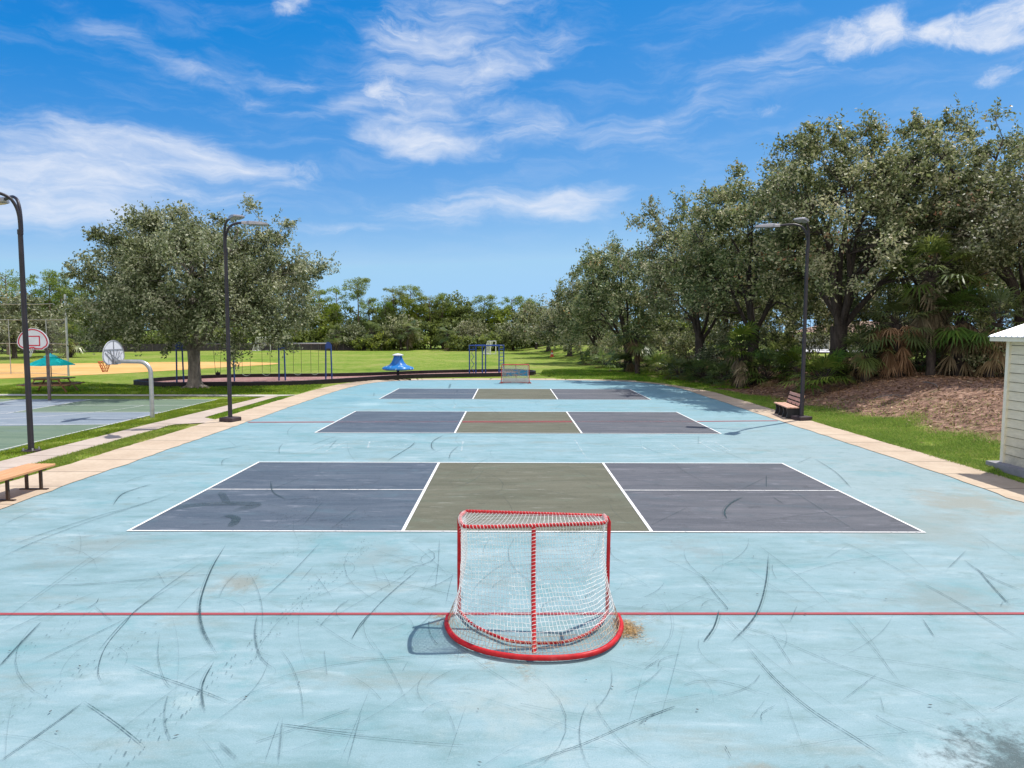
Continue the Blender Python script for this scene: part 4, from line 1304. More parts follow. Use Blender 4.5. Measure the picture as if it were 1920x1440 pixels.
lamp_post((-13.27, 19.1, 0.0), math.pi, "dark lamp post on a bolted round plate beside the basketball court, arms out of frame", 7.0, 'plate')
lamp_post((-10.29, 25.45, 0.012), -0.30, "dark lamp post on a square block by the rink in front of the spreading oak", 7.25, 'block')
lamp_post((11.22, 26.3, 0.012), math.pi + 0.30, "dark lamp post on a square block beside the pink slatted bench", 7.4, 'block')

# ------------------------------------------------------------------ benches
root = thing("backless_bench", "long orange plank bench without a back on thin brown legs", "bench", (-10.0, 12.7, 0.012))
for k, x in enumerate((-.15, .15)):
    MB().box((x, 0, .475), (.285, 4.0, .05), None, .008).build("seat_board", M['bench_wood'], root)
MB().box((-.02, 0, .438), (.05, 3.9, .024)).build("seat_rail", M['brown_steel'], root)
for y in (-1.6, -.55, .75, 1.72):
    MB().box((0, y, .432), (.50, .06, .035)).build("seat_bracket", M['brown_steel'], root)
    MB().box((0, y, .012), (.58, .07, .02)).build("foot_bar", M['brown_steel'], root)
    for x in (-.15, .15):
        MB().box((x, y, .22), (.05, .05, .392)).build("leg", M['brown_steel'], root)

root = thing("park_bench", "pink brown slatted bench with back and black supports by the rink", "bench", (11.22, 27.45, 0.012), -0.12)
for x in (-.30, -.14, .02):
    MB().box((x, 0, .44), (.14, 1.95, .045), None, .006).build("seat_slat", M['bench_pink'], root)
for z in (.54, .70, .86):
    MB().box((.14 + (z - .44) * .3, 0, z), (.04, 1.95, .115), (0, .29, 0), .006).build("back_slat", M['bench_pink'], root)
for y in (-.82, -.28, .28, .82):
    mb = MB()
    prof = [(-.36, 0), (-.16, 0), (-.10, .14), (.06, .14), (.14, 0), (.34, 0), (.20, .26), (.22, .40), (.36, .86), (.30, .90), (.14, .52), (.10, .415), (-.34, .415), (-.30, .22)]
    n = len(prof); vs = [(x, y - .045, z) for x, z in prof] + [(x, y + .045, z) for x, z in prof]
    mb.add(vs, [tuple(range(n)), tuple(range(2 * n - 1, n - 1, -1))] + [(i, n + i, n + (i + 1) % n, (i + 1) % n) for i in range(n)])
    mb.build("support", M['black_plastic'], root)

# ------------------------------------------------------------------ shed
root = thing("storage_shed", "beige clapboard shed with a white ribbed metal roof at the right edge", "shed", (12.38, 17.05, 0.0))
MB().prism([(-.30, -4.6), (3.4, -4.6), (3.4, .22), (-.30, .22)], -.05, .145).build("base_slab", M['slab'], root)
lap = .225; NB = 14
def clap(n_, a, b, nrm):
    mb = MB()
    for k in range(NB):
        z0 = .145 + k * lap; z1 = min(z0 + lap - .016, 3.22)
        o0 = .030; o1 = .006
        A0 = (a[0] + nrm[0] * o0, a[1] + nrm[1] * o0, z0); B0 = (b[0] + nrm[0] * o0, b[1] + nrm[1] * o0, z0)
        A1 = (a[0] + nrm[0] * o1, a[1] + nrm[1] * o1, z1); B1 = (b[0] + nrm[0] * o1, b[1] + nrm[1] * o1, z1)
        Ai = (a[0] - nrm[0] * .02, a[1] - nrm[1] * .02, z0); Bi = (b[0] - nrm[0] * .02, b[1] - nrm[1] * .02, z0)
        mb.add([A0, B0, B1, A1, Ai, Bi], [(0, 1, 2, 3), (4, 5, 1, 0)])
    w = mb.build(n_, M['siding'], root)
    bk = MB(); e = .012
    bk.add([(a[0] - nrm[0] * e, a[1] - nrm[1] * e, .14), (b[0] - nrm[0] * e, b[1] - nrm[1] * e, .14), (b[0] - nrm[0] * e, b[1] - nrm[1] * e, 3.24), (a[0] - nrm[0] * e, a[1] - nrm[1] * e, 3.24)], [(0, 1, 2, 3)])
    bk.build("lap_shade_backing", M['lap_shade'], w)  # dark sheet in the gaps, its colour draws the shade lines under the laps
    return w
M['lap_shade'] = simple("lap_shade_dark", (0.13, 0.125, 0.10), 0.9)
clap("wall", (0, -4.3), (0, 0), (-1, 0)); clap("wall", (0, 0), (3.0, 0), (0, 1)); clap("wall", (3.0, 0), (3.0, -4.3), (1, 0)); clap("wall", (3.0, -4.3), (0, -4.3), (0, -1))
for x, y in ((-.012, .012), (3.012, .012), (-.012, -4.312), (3.012, -4.312)):
    MB().box((x, y, 1.68), (.10, .10, 3.08)).build("corner_trim", M['trim'], root)
MB().box((-.12, -2.15, 3.235), (.22, 5.0, .05)).build("soffit", M['trim'], root)
MB().box((-.245, -2.15, 3.225), (.03, 5.06, .13)).build("fascia", M['trim'], root)
for s in (0, 1):
    rf = MB(); n = 26
    for i in range(n):
        y0 = -4.72 + 5.1 * i / n; y1 = -4.72 + 5.1 * (i + 1) / n; ym = (y0 * .55 + y1 * .45)
        for ya, yb, h0, h1 in ((y0, ym, 0, 0), (ym, (ym + y1) / 2, 0, .028), ((ym + y1) / 2, y1, .028, 0)):
            X = lambda t: (-.31 + 1.81 * t) if s == 0 else (3.31 - 1.81 * t)
            Z = lambda t: 3.275 + .62 * t
            rf.add([(X(0), ya, Z(0) + h0), (X(0), yb, Z(0) + h1), (X(1), yb, Z(1) + h1), (X(1), ya, Z(1) + h0),
                    (X(0), ya, Z(0) - .012), (X(0), yb, Z(0) - .012), (X(1), yb, Z(1) - .012), (X(1), ya, Z(1) - .012)], [(0, 1, 2, 3), (7, 6, 5, 4), (0, 4, 5, 1), (2, 6, 7, 3)])
    rf.build("roof", M['tin'], root)
for yy in (0.002, -4.302):
    MB().add([(0, yy, 3.20), (3.0, yy, 3.20), (3.0, yy, 3.40), (1.5, yy, 3.86), (0, yy, 3.40)], [(0, 1, 2, 3, 4)]).build("gable", M['siding'], root)


# ------------------------------------------------------------------ basketball hoops
def fan_outline(w, h, n=18):
    pts = [(-w * .30, 0.0), (w * .30, 0.0), (w * .46, h * .16)]
    for k in range(n + 1):
        a = math.pi * k / n
        pts.append((w * .5 * math.cos(a), h * .30 + h * .70 * math.sin(a)))
    pts.append((-w * .46, h * .16))
    return pts


def basketball_hoop(loc, rz, label, poleH, arm, zb, bw, bh, pole_m, border, rim_m, netm, thick):
    """pole at origin, board reaches towards local +y and faces +y"""
    root = thing("basketball_hoop", label, "basketball hoop", loc, rz)
    r = .30
    path = [(0, 0, -.02), (0, 0, poleH - .45)] + [(0, .45 * (1 - math.cos(a)), poleH - .45 + .45 * math.sin(a)) for a in np.linspace(.2, math.pi / 2, 7)] + [(0, arm - .12, poleH)]
    MB().tube(path, [thick] * (len(path) - 1) + [thick * .9], 14).build("gooseneck_pole", pole_m, root, True)
    br = MB(); br.box((0, arm - .09, poleH), (.22, .05, .24)); 
    for s in (-1, 1): br.bar((s * .05, arm - .3, poleH), (s * bw * .28, arm - .02, zb + bh * .55), .03, .03)
    br.build("bracket", M['board_rib'], root)
    o = fan_outline(bw, bh); n = len(o)
    mb = MB(); mb.add([(x, arm - .03, zb + z) for x, z in o] + [(x, arm + .0, zb + z) for x, z in o], [tuple(range(n)), tuple(range(2 * n - 1, n - 1, -1))] + [(i, n + i, n + (i + 1) % n, (i + 1) % n) for i in range(n)])
    bd = mb.build("backboard", M['board'], root)
    rb = MB(); rb.tube([(x * .985, arm - .035, zb + .01 + z * .985) for x, z in o], .016, 6, False, True)
    for x1, z1 in ((-bw * .40, bh * .50), (-bw * .18, bh * .62), (0, bh * .97), (bw * .18, bh * .62), (bw * .40, bh * .50)): rb.bar((0, arm - .042, zb + .04), (x1, arm - .042, zb + z1), .02, .026)
    rb.bar((-bw * .44, arm - .046, zb + bh * .62), (bw * .44, arm - .046, zb + bh * .62), .018, .026)
    rb.build("rib", M['board_rib'], bd)
    def stripe(pts, w, closed=True):
        mb = MB(); m = len(pts)
        for i in range(m if closed else m - 1):
            a, b = pts[i], pts[(i + 1) % m]
            dx, dz = b[0] - a[0], b[1] - a[1]; L = math.hypot(dx, dz) or 1; ex, ez = dx / L * w / 2, dz / L * w / 2; nx, nz = -dz / L * w / 2, dx / L * w / 2
            mb.add([(a[0] - ex * .5 + nx, arm + .004, zb + a[1] - ez * .5 + nz), (b[0] + ex * .5 + nx, arm + .004, zb + b[1] + ez * .5 + nz), (b[0] + ex * .5 - nx, arm + .004, zb + b[1] + ez * .5 - nz), (a[0] - ex * .5 - nx, arm + .004, zb + a[1] - ez * .5 - nz)], [(0, 1, 2, 3)])
        return mb
    cz = bh * .48
    b1 = stripe([(x * .90, cz + (z - cz) * .90) for x, z in o], .055).build("border_stripe", border, bd)
    b2 = stripe([(-.30, .20), (.30, .20), (.30, .62), (-.30, .62)], .05); b2b = b2.build("target_square", border, bd); b2b.location.y = .003
    rim = MB(); rc = arm + .34; zr = zb + .10
    rim.tube([(.225 * math.cos(a), rc + .225 * math.sin(a), zr) for a in np.linspace(0, 2 * math.pi, 20, False)], .014, 6, False, True)
    rim.box((0, arm + .06, zr - .02), (.12, .12, .10))
    for s in (-1, 1): rim.bar((s * .05, arm + .05, zr - .05), (s * .12, rc - .16, zr - .005), .018, .018)
    rm = rim.build("rim", rim_m, root)
    nt_ = MB(); k = 12
    for lv in range(4):
        ra, rb_ = .22 - .035 * lv, .22 - .035 * (lv + 1); za, zb_ = zr - .10 * lv, zr - .10 * (lv + 1)
        for i in range(k):
            a = 2 * math.pi * (i + .5 * (lv % 2)) / k
            for s in (-1, 1):
                b = a + s * math.pi / k
                nt_.tube([(ra * math.cos(a), rc + ra * math.sin(a), za), (rb_ * math.cos(b), rc + rb_ * math.sin(b), zb_)], .007, 4, False)
    nt_.build("net", netm, rm)
    return root


basketball_hoop((-21.93, 33.0, 0), math.pi + 0.05, "basketball hoop with a red outlined fan board behind the near lamp post", 2.60, 1.05, 2.43, 1.42, .98, M['galv_dark'], M['hoop_red'], M['hoop_red'], M['white_tube'], .075)
basketball_hoop((-13.78, 26.65, 0), math.pi / 2 - 0.02, "basketball hoop on a grey gooseneck pole showing its ribbed white back", 2.15, 1.44, 2.04, 1.40, .92, M['galv'], M['hoop_red'], M['orange'], M['orange'], .078)

# ------------------------------------------------------------------ picnic table and umbrella
root = thing("picnic_table", "brown wooden picnic table under the teal umbrella", "picnic table", (-24.6, 37.25, 0), 0.12)
for k in range(5): MB().box((0, -.5 + .25 * k, .75), (1.85, .235, .045)).build("top_board", M['picnic'], root)
for s in (-1, 1): MB().box((s * 1.12, 0, .45), (.26, 1.9, .045)).build("bench_board", M['picnic'], root)
for s in (-1, 1): MB().box((0, s * .98, .45), (1.8, .24, .045)).build("bench_board", M['picnic'], root)
for sx in (-1, 1):
    for yy in (-.5, .5):
        MB().bar((sx * .55, yy, .73), (sx * 1.05, yy * 1.25, 0.0), .09, .045).build("leg", M['picnic'], root)
for yy in (-.5, .5):
    MB().box((0, yy * 1.12, .405), (2.42, .045, .09)).build("cross_beam", M['picnic'], root)
    MB().box((0, yy, .70), (1.3, .045, .055)).build("top_cleat", M['picnic'], root)
root = thing("patio_umbrella", "open teal umbrella standing over the picnic table", "umbrella", (-24.6, 37.25, -0.12), 0.2)
MB().tube([(0, 0, 0.0), (0, 0, 2.08)], .024, 10).build("umbrella_pole", M['galv_dark'], root, True)
mb = MB(); n = 8; vs = [(0, 0, 2.10)]
for rr, zz, sg in ((.30, 1.99, 0), (.75, 1.80, .02), (1.2, 1.58, .05)):
    for k in range(n * 4):
        a = 2 * math.pi * k / (n * 4); v = (k % 4) / 4; pull = 1 - .075 * math.sin(math.pi * v)
        vs.append((rr * pull * math.cos(a), rr * pull * math.sin(a), zz - sg * 0 + .03 * sg * math.sin(math.pi * v)))
m_ = n * 4
fs = [(0, 1 + k, 1 + (k + 1) % m_) for k in range(m_)] + [(1 + q * m_ + k, 1 + q * m_ + m_ + k, 1 + q * m_ + m_ + (k + 1) % m_, 1 + q * m_ + (k + 1) % m_) for q in range(2) for k in range(m_)]
mb.add(vs, fs); cn = mb.build("canopy", M['teal'], root)
mb = MB(); mb.lathe([(.34, 2.03), (.22, 2.10), (.05, 2.17), (.02, 2.22)], 16); mb.build("vent_cap", M['teal'], cn, True)
for k in range(8):
    a = 2 * math.pi * k / 8
    MB().tube([(0, 0, 2.05), (1.18 * math.cos(a), 1.18 * math.sin(a), 1.565)], .009, 4).build("rib", M['galv'], cn)

# ------------------------------------------------------------------ swing set
swp = [(-20.9, 44.0), (-18.05, 44.95), (-15.05, 45.9), (-12.2, 46.85)]
root = thing("swing_set", "long swing frame with blue twin posts in the mulch bed", "swing set", (*swp[0], 0))
ax = Vector((swp[3][0] - swp[0][0], swp[3][1] - swp[0][1], 0)).normalized(); pn = Vector((-ax.y, ax.x, 0))
rel = [Vector((x - swp[0][0], y - swp[0][1], 0)) for x, y in swp]
ZT = 2.50
for p in rel:
    for s in (-1, 1):
        q = p + ax * .20 * s
        MB().tube([q + Vector((0, 0, 0)), q * 1 + (p - q) * .18 + Vector((0, 0, ZT - .12)), p + ax * .05 * s + Vector((0, 0, ZT))], .050, 10).build("post", M['navy'], root, True)
    mb = MB()
    k = 10; R_ = .17
    ring = [(p + ax * (R_ * math.cos(a)) + Vector((0, 0, ZT - .10 + R_ * 1.1 * math.sin(a)))) for a in np.linspace(0, math.pi, k)]
    ring = [p + ax * R_ + Vector((0, 0, ZT - .36))] + ring + [p - ax * R_ + Vector((0, 0, ZT - .36))]
    vs = [tuple(v - pn * .09) for v in ring] + [tuple(v + pn * .09) for v in ring]; m_ = len(ring)
    mb.add(vs, [tuple(range(m_)), tuple(range(2 * m_ - 1, m_ - 1, -1))] + [(i, m_ + i, m_ + (i + 1) % m_, (i + 1) % m_) for i in range(m_)])
    mb.build("post_cap", M['blue'], root)
MB().tube([rel[0] - ax * .15 + Vector((0, 0, ZT - .02)), rel[3] + ax * .15 + Vector((0, 0, ZT - .02))], .042, 10).build("top_rail", M['galv'], root, True)


def swing(name, p, label, kind, w=.5):
    sw = thing(name, label, "swing", tuple(p), math.atan2(ax.y, ax.x), "swings hanging from the blue frame")
    zs = .52 if kind == 'belt' else .62
    for s in (-1, 1):
        MB().tube([(s * w / 2 * (1 if kind == 'belt' else 1.0), 0, ZT - .06), (s * (w / 2 if kind == 'belt' else .14), 0, zs + .02)], .013, 5).build("chain", M['chain'], sw)
    if kind == 'belt':
        mb = MB(); n = 8
        vs = []
        for i in range(n + 1):
            t = i / n; x = (t - .5) * w; z = zs - .13 * (1 - (2 * t - 1) ** 2)
            vs += [(x, -.08, z), (x, .08, z), (x, .08, z - .02), (x, -.08, z - .02)]
        mb.add(vs, [(4 * i + k, 4 * i + (k + 1) % 4, 4 * i + 4 + (k + 1) % 4, 4 * i + 4 + k) for i in range(n) for k in range(4)] + [(0, 3, 2, 1), (4 * n, 4 * n + 1, 4 * n + 2, 4 * n + 3)])
        mb.build("belt_seat", M['belt'], sw)
    else:
        mb = MB(); mb.lathe([(.10, -.22), (.15, -.18), (.16, 0.02), (.145, 0.02), (.13, -.15)], 12, (0, 0, zs)); mb.box((0, -.15, zs - .02), (.05, .03, .3))
        mb.build("bucket_seat", M['bucket'], sw, True)
    return sw


for (f0, kind, lab) in [(.31, 'bucket', "black toddler bucket swing hidden behind the oak trunk"), (.74, 'bucket', "black toddler bucket swing just right of the oak trunk"),
                        (1.30, 'belt', "belt swing beside the lamp post, first of the row"), (1.69, 'belt', "belt swing left of the pair of blue posts under the crown"),
                        (2.33, 'belt', "belt swing right of the pair of blue posts under the crown"), (2.70, 'belt', "belt swing nearest the rightmost blue posts")]:
    i = int(f0); u = f0 - i
    p = Vector((*swp[i], 0)) * (1 - u) + Vector((*swp[i + 1], 0)) * u
    swing("toddler_swing" if kind == 'bucket' else "belt_swing", p, lab, kind)

# ------------------------------------------------------------------ spinner, monkey bars
root = thing("playground_spinner", "blue bell shaped playground spinner on a black post in the mulch", "spinner", (-8.0, 49.9, 0.03))
MB().tube([(0, 0, -.05), (0, 0, .62)], .10, 12).build("centre_post", M['black_plastic'], root, True)
mb = MB()
mb.lathe([(.18, .60), (.70, .52), (1.02, .50), (1.10, .58), (1.04, .70), (.86, .76), (.62, .86), (.46, 1.02), (.36, 1.22), (.30, 1.42), (.28, 1.50)], 36,
         wob=lambda i, a: 1 + (.05 * math.cos(6 * a) if i in (2, 3, 4, 5, 6) else .05 * math.cos(6 * a) if i > 6 and i < 10 else 0))
sp = mb.build("spinner_seat", M['spin'], root, True, 60)
mb = MB(); mb.lathe([(.22, 1.49), (.40, 1.55), (.41, 1.585), (.20, 1.66), (.05, 1.69)], 24); mb.build("top_disc", M['board'], root, True)

root = thing("climbing_frame", "blue monkey bar frame with an end ladder at the far playground edge", "climbing frame", (-3.0, 52.6, 0.03))
TX = [0.0, 1.25, 2.5]; DP = .85
tx = [[(0.0, 0.0), (.45, DP)], [(.98, 0.0), (1.2, DP)], [(2.25, 0.0), (2.6, DP)]]
for st in tx:
    for (x, y) in st:
        MB().tube([(x, y, -.05), (x, y, 2.24)], .048, 10).build("post", M['navy'], root, True)
for j in (0, 1):
    MB().tube([(tx[0][j][0] - .05, tx[0][j][1], 2.22), (tx[2][j][0] + .05, tx[2][j][1], 2.22)], .042, 10).build("side_rail", M['blue'], root, True)
for k in range(9):
    t = (k + .5) / 9; a = [tx[0][0][0] * (1 - t) + tx[2][0][0] * t, 0]; b = [tx[0][1][0] * (1 - t) + tx[2][1][0] * t, DP]
    MB().tube([(*a, 2.22), (*b, 2.22)], .022, 6).build("rung", M['galv'], root)
for k in range(7):
    z = .25 + .28 * k
    MB().tube([(*tx[2][0], z), (*tx[2][1], z)], .022, 6).build("ladder_rung", M['blue'], root)
MB().tube([((tx[0][0][0] + tx[0][1][0]) / 2 + .09 * math.sin(k * 1.3), DP * .5, .05 + .12 * k) for k in range(18)], .022, 6).build("snake_climber", M['blue'], root, True)
MB().tube([(*tx[0][0], 1.9), (*tx[0][1], 1.9)], .03, 6).build("end_bar", M['navy'], root)

# ------------------------------------------------------------------ field goals, cone
def field_goal(loc, rz, label, W=2.4, H=2.2, Dp=1.5):
    root = thing("field_goal", label, "goal", loc, rz, "white goals far out on the field")
    MB().tube([(-W / 2, 0, 0), (-W / 2, 0, H), (W / 2, 0, H), (W / 2, 0, 0)], .07, 8).build("goal_frame", M['white_tube'], root)
    for s in (-1, 1):
        MB().tube([(s * W / 2, 0, H), (s * W / 2, .5, H), (s * W / 2, Dp, 0.05), (s * W / 2, 0, 0.05)], .055, 6).build("side_brace", M['white_tube'], root)
    MB().tube([(-W / 2, Dp, .05), (W / 2, Dp, .05)], .05, 6).build("rear_bar", M['white_tube'], root)
    mb = MB()
    for k in range(15):
        x = -W / 2 + W * k / 14
        mb.tube([(x, .0, H), (x, .5, H - .03), (x, Dp, .05)], .016, 3, False)
    for k in range(12):
        t = k / 11; mb.tube([(-W / 2, .5 + (Dp - .5) * t, H * (1 - t) + .05 * t), (W / 2, .5 + (Dp - .5) * t, H * (1 - t) + .05 * t)], .016, 3, False)
    mb.build("goal_net", M['white_tube'], root)
    return root


field_goal((-2.25, 99.0, -.02), 0.95, "white netted goal on the field seen past the climbing frame", 1.25, 1.9, 1.3)
field_goal((-39.5, 112.0, -.02), 0.9, "white netted goal far behind the hanging oak branches", 2.2, 2.2, 1.6)
zc = hzf(5.6, 89) - .02
root = thing("traffic_cone", "orange marker cone on the grassy slope at the far right of the field", "cone", (5.55, 89, zc))
MB().box((0, 0, .03), (.62, .62, .06), None, .01).build("cone_foot", M['cone'], root)
mb = MB(); mb.lathe([(.25, .06), (.06, .92), (.03, .95)], 16); mb.build("cone_body", M['cone'], root, True)
MB().lathe([(.176, .42), (.132, .62)], 16).build("cone_band", M['white_tube'], root, True)

# ------------------------------------------------------------------ backstop and field fence
root = thing("backstop", "tall chain link backstop beside the clay infield", "backstop", (-32.1, 50.5, 0))
pl = [(0, 0), (-2.4, 1.4), (-5.4, 1.7), (-8.4, .6)]
hh = [5.9, 4.1, 4.1, 4.1]
for (x, y), h in zip(pl, hh): MB().tube([(x, y, -.05), (x, y, h)], .075 if h > 5 else .03, 8).build("post", M['galv'], root, True)
for z in (.08, 2.3, 4.06):
    MB().tube([(x, y, z) for x, y in pl], .022, 6).build("rail", M['galv'], root)
MB().tube([(0, 0, 4.1), (-.55, -.5, 5.2), (-2.4, .7, 5.2), (-5.4, 1.0, 5.2)], .022, 6).build("canopy_rail", M['galv'], root)
mb = MB()
for i in range(3):
    A = np.array([*pl[i], 0.]); B = np.array([*pl[i + 1], 0.]); L = np.linalg.norm(B - A); n = int(L / .16); m_ = int(4.0 / .16)
    for k in range(-m_, n):
        for sgn in (1, -1):
            s0, s1 = max(0, -k), min(m_, n - k)
            if s1 <= s0: continue
            f = lambda s: (lambda u: tuple((A + (B - A) * (u if sgn == 1 else 1 - u)) + np.array([0, 0, .06 + s * .16])))((k + s) / n)
            mb.tube([f(s0), f(s1)], .0027, 3, False)
    for k in range(int(L / .14)):
        t = k / int(L / .14); P = A + (B - A) * t
        mb.tube([(P[0], P[1], 4.1), (P[0] + .2, P[1] - .6, 5.2)], .003, 3, False)
mb.build("chain_link", M['wire'], root)

root = thing("field_fence", "low dark fence along the edge of the woods behind the ball field", "fence", (-62, 100, 0))
fp = [(0, 0), (10, 7.5), (20, 13), (30, 15.5), (38, 16.5)]
mb = MB()
for i in range(len(fp) - 1):
    a, b = fp[i], fp[i + 1]
    mb.bar((a[0], a[1], .62), (b[0], b[1], .62), .02, 1.15)
mb.build("mesh_panel", M['fence_dark'], root)
for i in range(0, 27):
    t = i / 26 * (len(fp) - 1); k = min(int(t), len(fp) - 2); u = t - k
    MB().tube([(fp[k][0] * (1 - u) + fp[k + 1][0] * u, fp[k][1] * (1 - u) + fp[k + 1][1] * u - .05, 0), (fp[k][0] * (1 - u) + fp[k + 1][0] * u, fp[k][1] * (1 - u) + fp[k + 1][1] * u - .05, 1.3)], .035, 6).build("post", M['galv_dark'], root)

# ------------------------------------------------------------------ house beyond the tree belt
M['stucco'] = simple("house_stucco", (0.52, 0.46, 0.40), 0.9, 0, 0.06, 1)
M['shingle'] = simple("house_roof", (0.30, 0.20, 0.15), 0.9, 0, 0.2, 2)
M['pane'] = simple("window_glass", (0.06, 0.075, 0.09), 0.15, 0, 0.1, 2, 0, 0.6)
root = thing("house", "pale stucco house with a brown hipped roof glimpsed beyond the tree belt", "house", (50, 98, .3), 0.15)
MB().box((0, 0, 1.4), (16, 9, 2.8)).build("wall", M['stucco'], root)
mb = MB(); mb.add([(-8.6, -5.1, 2.95), (8.6, -5.1, 2.95), (8.6, 5.1, 2.95), (-8.6, 5.1, 2.95), (-4, 0, 4.6), (4, 0, 4.6)], [(0, 1, 5, 4), (1, 2, 5), (2, 3, 4, 5), (3, 0, 4), (3, 2, 1, 0)])
mb.build("roof", M['shingle'], root)
for x in (-5.2, -1.6, 3.0):
    f = MB().box((x, -4.53, 1.6), (1.5, .08, 1.4)).build("window", M['white_tube'], root)
    MB().box((x, -4.585, 1.6), (1.3, .04, 1.2)).build("pane", M['pane'], f)
# ------------------------------------------------------------------ trees
M['oak_leaf'] = mat_leaf("oak_leaf", [(0.0, (0.026, 0.032, 0.013)), (0.26, (0.080, 0.100, 0.044)), (0.50, (0.185, 0.212, 0.112)), (0.74, (0.41, 0.41, 0.28)), (1.0, (0.50, 0.48, 0.36))], 0.32, 0.5, 0.3)
M['belt_leaf'] = mat_leaf("belt_oak_leaf", [(0.0, (0.026, 0.035, 0.015)), (0.26, (0.078, 0.108, 0.046)), (0.49, (0.180, 0.218, 0.108)), (0.72, (0.40, 0.405, 0.26)), (0.90, (0.48, 0.45, 0.31)), (1.0, (0.44, 0.24, 0.16))], 0.34, 0.5, 0.3)
M['pine_leaf'] = mat_leaf("pine_needles", [(0.0, (0.055, 0.105, 0.016)), (0.5, (0.18, 0.26, 0.036)), (1.0, (0.34, 0.40, 0.075))], 0.42, 0.5, 0.3)
M['wood_leaf'] = mat_leaf("far_foliage", [(0.0, (0.050, 0.078, 0.024)), (0.3, (0.115, 0.150, 0.052)), (0.6, (0.195, 0.235, 0.078)), (0.85, (0.28, 0.35, 0.065)), (1.0, (0.38, 0.38, 0.13))], 0.42, 0.5, 0.3)
M['palm_leaf'] = mat_leaf("palm_frond", [(0.0, (0.034, 0.066, 0.020)), (0.5, (0.085, 0.14, 0.038)), (0.8, (0.17, 0.22, 0.055)), (1.0, (0.27, 0.28, 0.10))], 0.32, 0.35, 0.5)
M['dead_palm'] = mat_leaf("dead_frond", [(0.0, (0.07, 0.045, 0.030)), (0.5, (0.185, 0.125, 0.080)), (1.0, (0.33, 0.25, 0.17))], 0.15, 0.6, 0.2)
M['bark'] = mat_bark("oak_bark", (0.10, 0.085, 0.075), (0.32, 0.28, 0.25))
M['bark_dark'] = mat_bark("belt_bark", (0.022, 0.017, 0.016), (0.085, 0.068, 0.060))
M['pine_bark'] = mat_bark("pine_bark", (0.08, 0.055, 0.042), (0.20, 0.15, 0.12))


def unit(v): return v / (np.linalg.norm(v, axis=-1, keepdims=True) + 1e-9)


def leaf_quads(P, L, W, g, up=0.6, outv=None):
    """rhombic leaves at points P with random attitude"""
    n = len(P)
    d = unit(g.normal(0, 1, (n, 3)))
    nr = g.normal(0, 1, (n, 3)) + np.array([0, 0, up])
    if outv is not None: nr = nr + outv * 0.7
    s = unit(np.cross(nr, d))
    sv = .8 + .45 * np.abs(np.sin(P[:, :1] * 1.9 + P[:, 1:2] * 1.3) * np.sin(P[:, 2:3] * 2.3 + P[:, :1] * .7))
    L = L * sv * g.uniform(.55, 1.3, (n, 1)); W = W * sv * g.uniform(.6, 1.25, (n, 1))
    return np.stack([P - d * L / 2, P - s * W / 2 + d * L * .05, P + d * L / 2, P + s * W / 2 + d * L * .05], 1)


def crown_points(g, nclump, nleaf, shape, crad, floor=None):
    """clump centres through an uneven dome, then leaves gathered round each"""
    cx, cy, cz, rx, ry, rz = shape
    ph = g.uniform(0, 6.28, 8)
    C = []
    while len(C) < nclump:
        d = unit(g.normal(0, 1, 3))
        if d[2] < -.55: continue
        az_ = math.atan2(d[1], d[0])
        lump = 1 + .17 * math.sin(3 * az_ + ph[0] + 2 * d[2]) + .14 * math.sin(5 * az_ + ph[1] - 4 * d[2]) + .09 * math.sin(7 * d[2] + ph[2] + az_)
        rr = (g.uniform(.30, 1.0) ** .45) * lump
        p = np.array([cx + d[0] * rx * rr, cy + d[1] * ry * rr, cz + d[2] * rz * rr])
        if floor is not None and p[2] < floor(p): continue
        C.append((p, rr))
    cen = np.array([c[0] for c in C]); rr = np.array([c[1] for c in C])
    P, T, O = [], [], []
    for c, q in zip(cen, rr):
        k = int(nleaf * g.uniform(.55, 1.35))
        cr = crad * g.uniform(.6, 1.3)
        u = unit(g.normal(0, 1, (k, 3))) * (g.uniform(0, 1, (k, 1)) ** .55)
        u[:, 2] *= .62
        off = u * cr * np.array([1, 1, 1])
        # twigs: pull leaves onto a few short shoots so the outline is feathery
        ns = 7
        sh = unit(g.normal(0, 1, (ns, 3)) + np.array([0, 0, .35])) * cr * g.uniform(.9, 1.45, (ns, 1))
        a = g.integers(0, ns, k); t = g.uniform(.1, 1, (k, 1))
        on = g.random(k) < .55
        off[on] = (sh[a] * t + g.normal(0, cr * .10, (k, 3)))[on]
        P.append(c + off); O.append(unit(off + (c - [cx, cy, cz]) * .25))
        base = g.normal(.46, .14)
        T.append(np.clip(base + g.normal(0, .27, k), 0, .90 if g.random() < .8 else 1.0))
    return cen, np.concatenate(P), np.concatenate(T), np.concatenate(O)


def limb(mb, a, b, r0, r1, g, bend=.12, n=6, sides=7):
    a = np.array(a, float); b = np.array(b, float); L = np.linalg.norm(b - a)
    pts = []
    o1, o2 = g.normal(0, bend * L, 3), g.normal(0, bend * L * .5, 3)
    for i in range(n + 1):
        t = i / n
        pts.append(a * (1 - t) + b * t + o1 * math.sin(math.pi * t) * .5 + o2 * math.sin(2 * math.pi * t) * .4 + np.array([0, 0, .08 * L * math.sin(math.pi * t)]))
    rr = [r0 * (1 - i / n) + r1 * (i / n) for i in range(n + 1)]
    mb.tube([tuple(p) for p in pts], rr, sides, True)
    return pts, rr


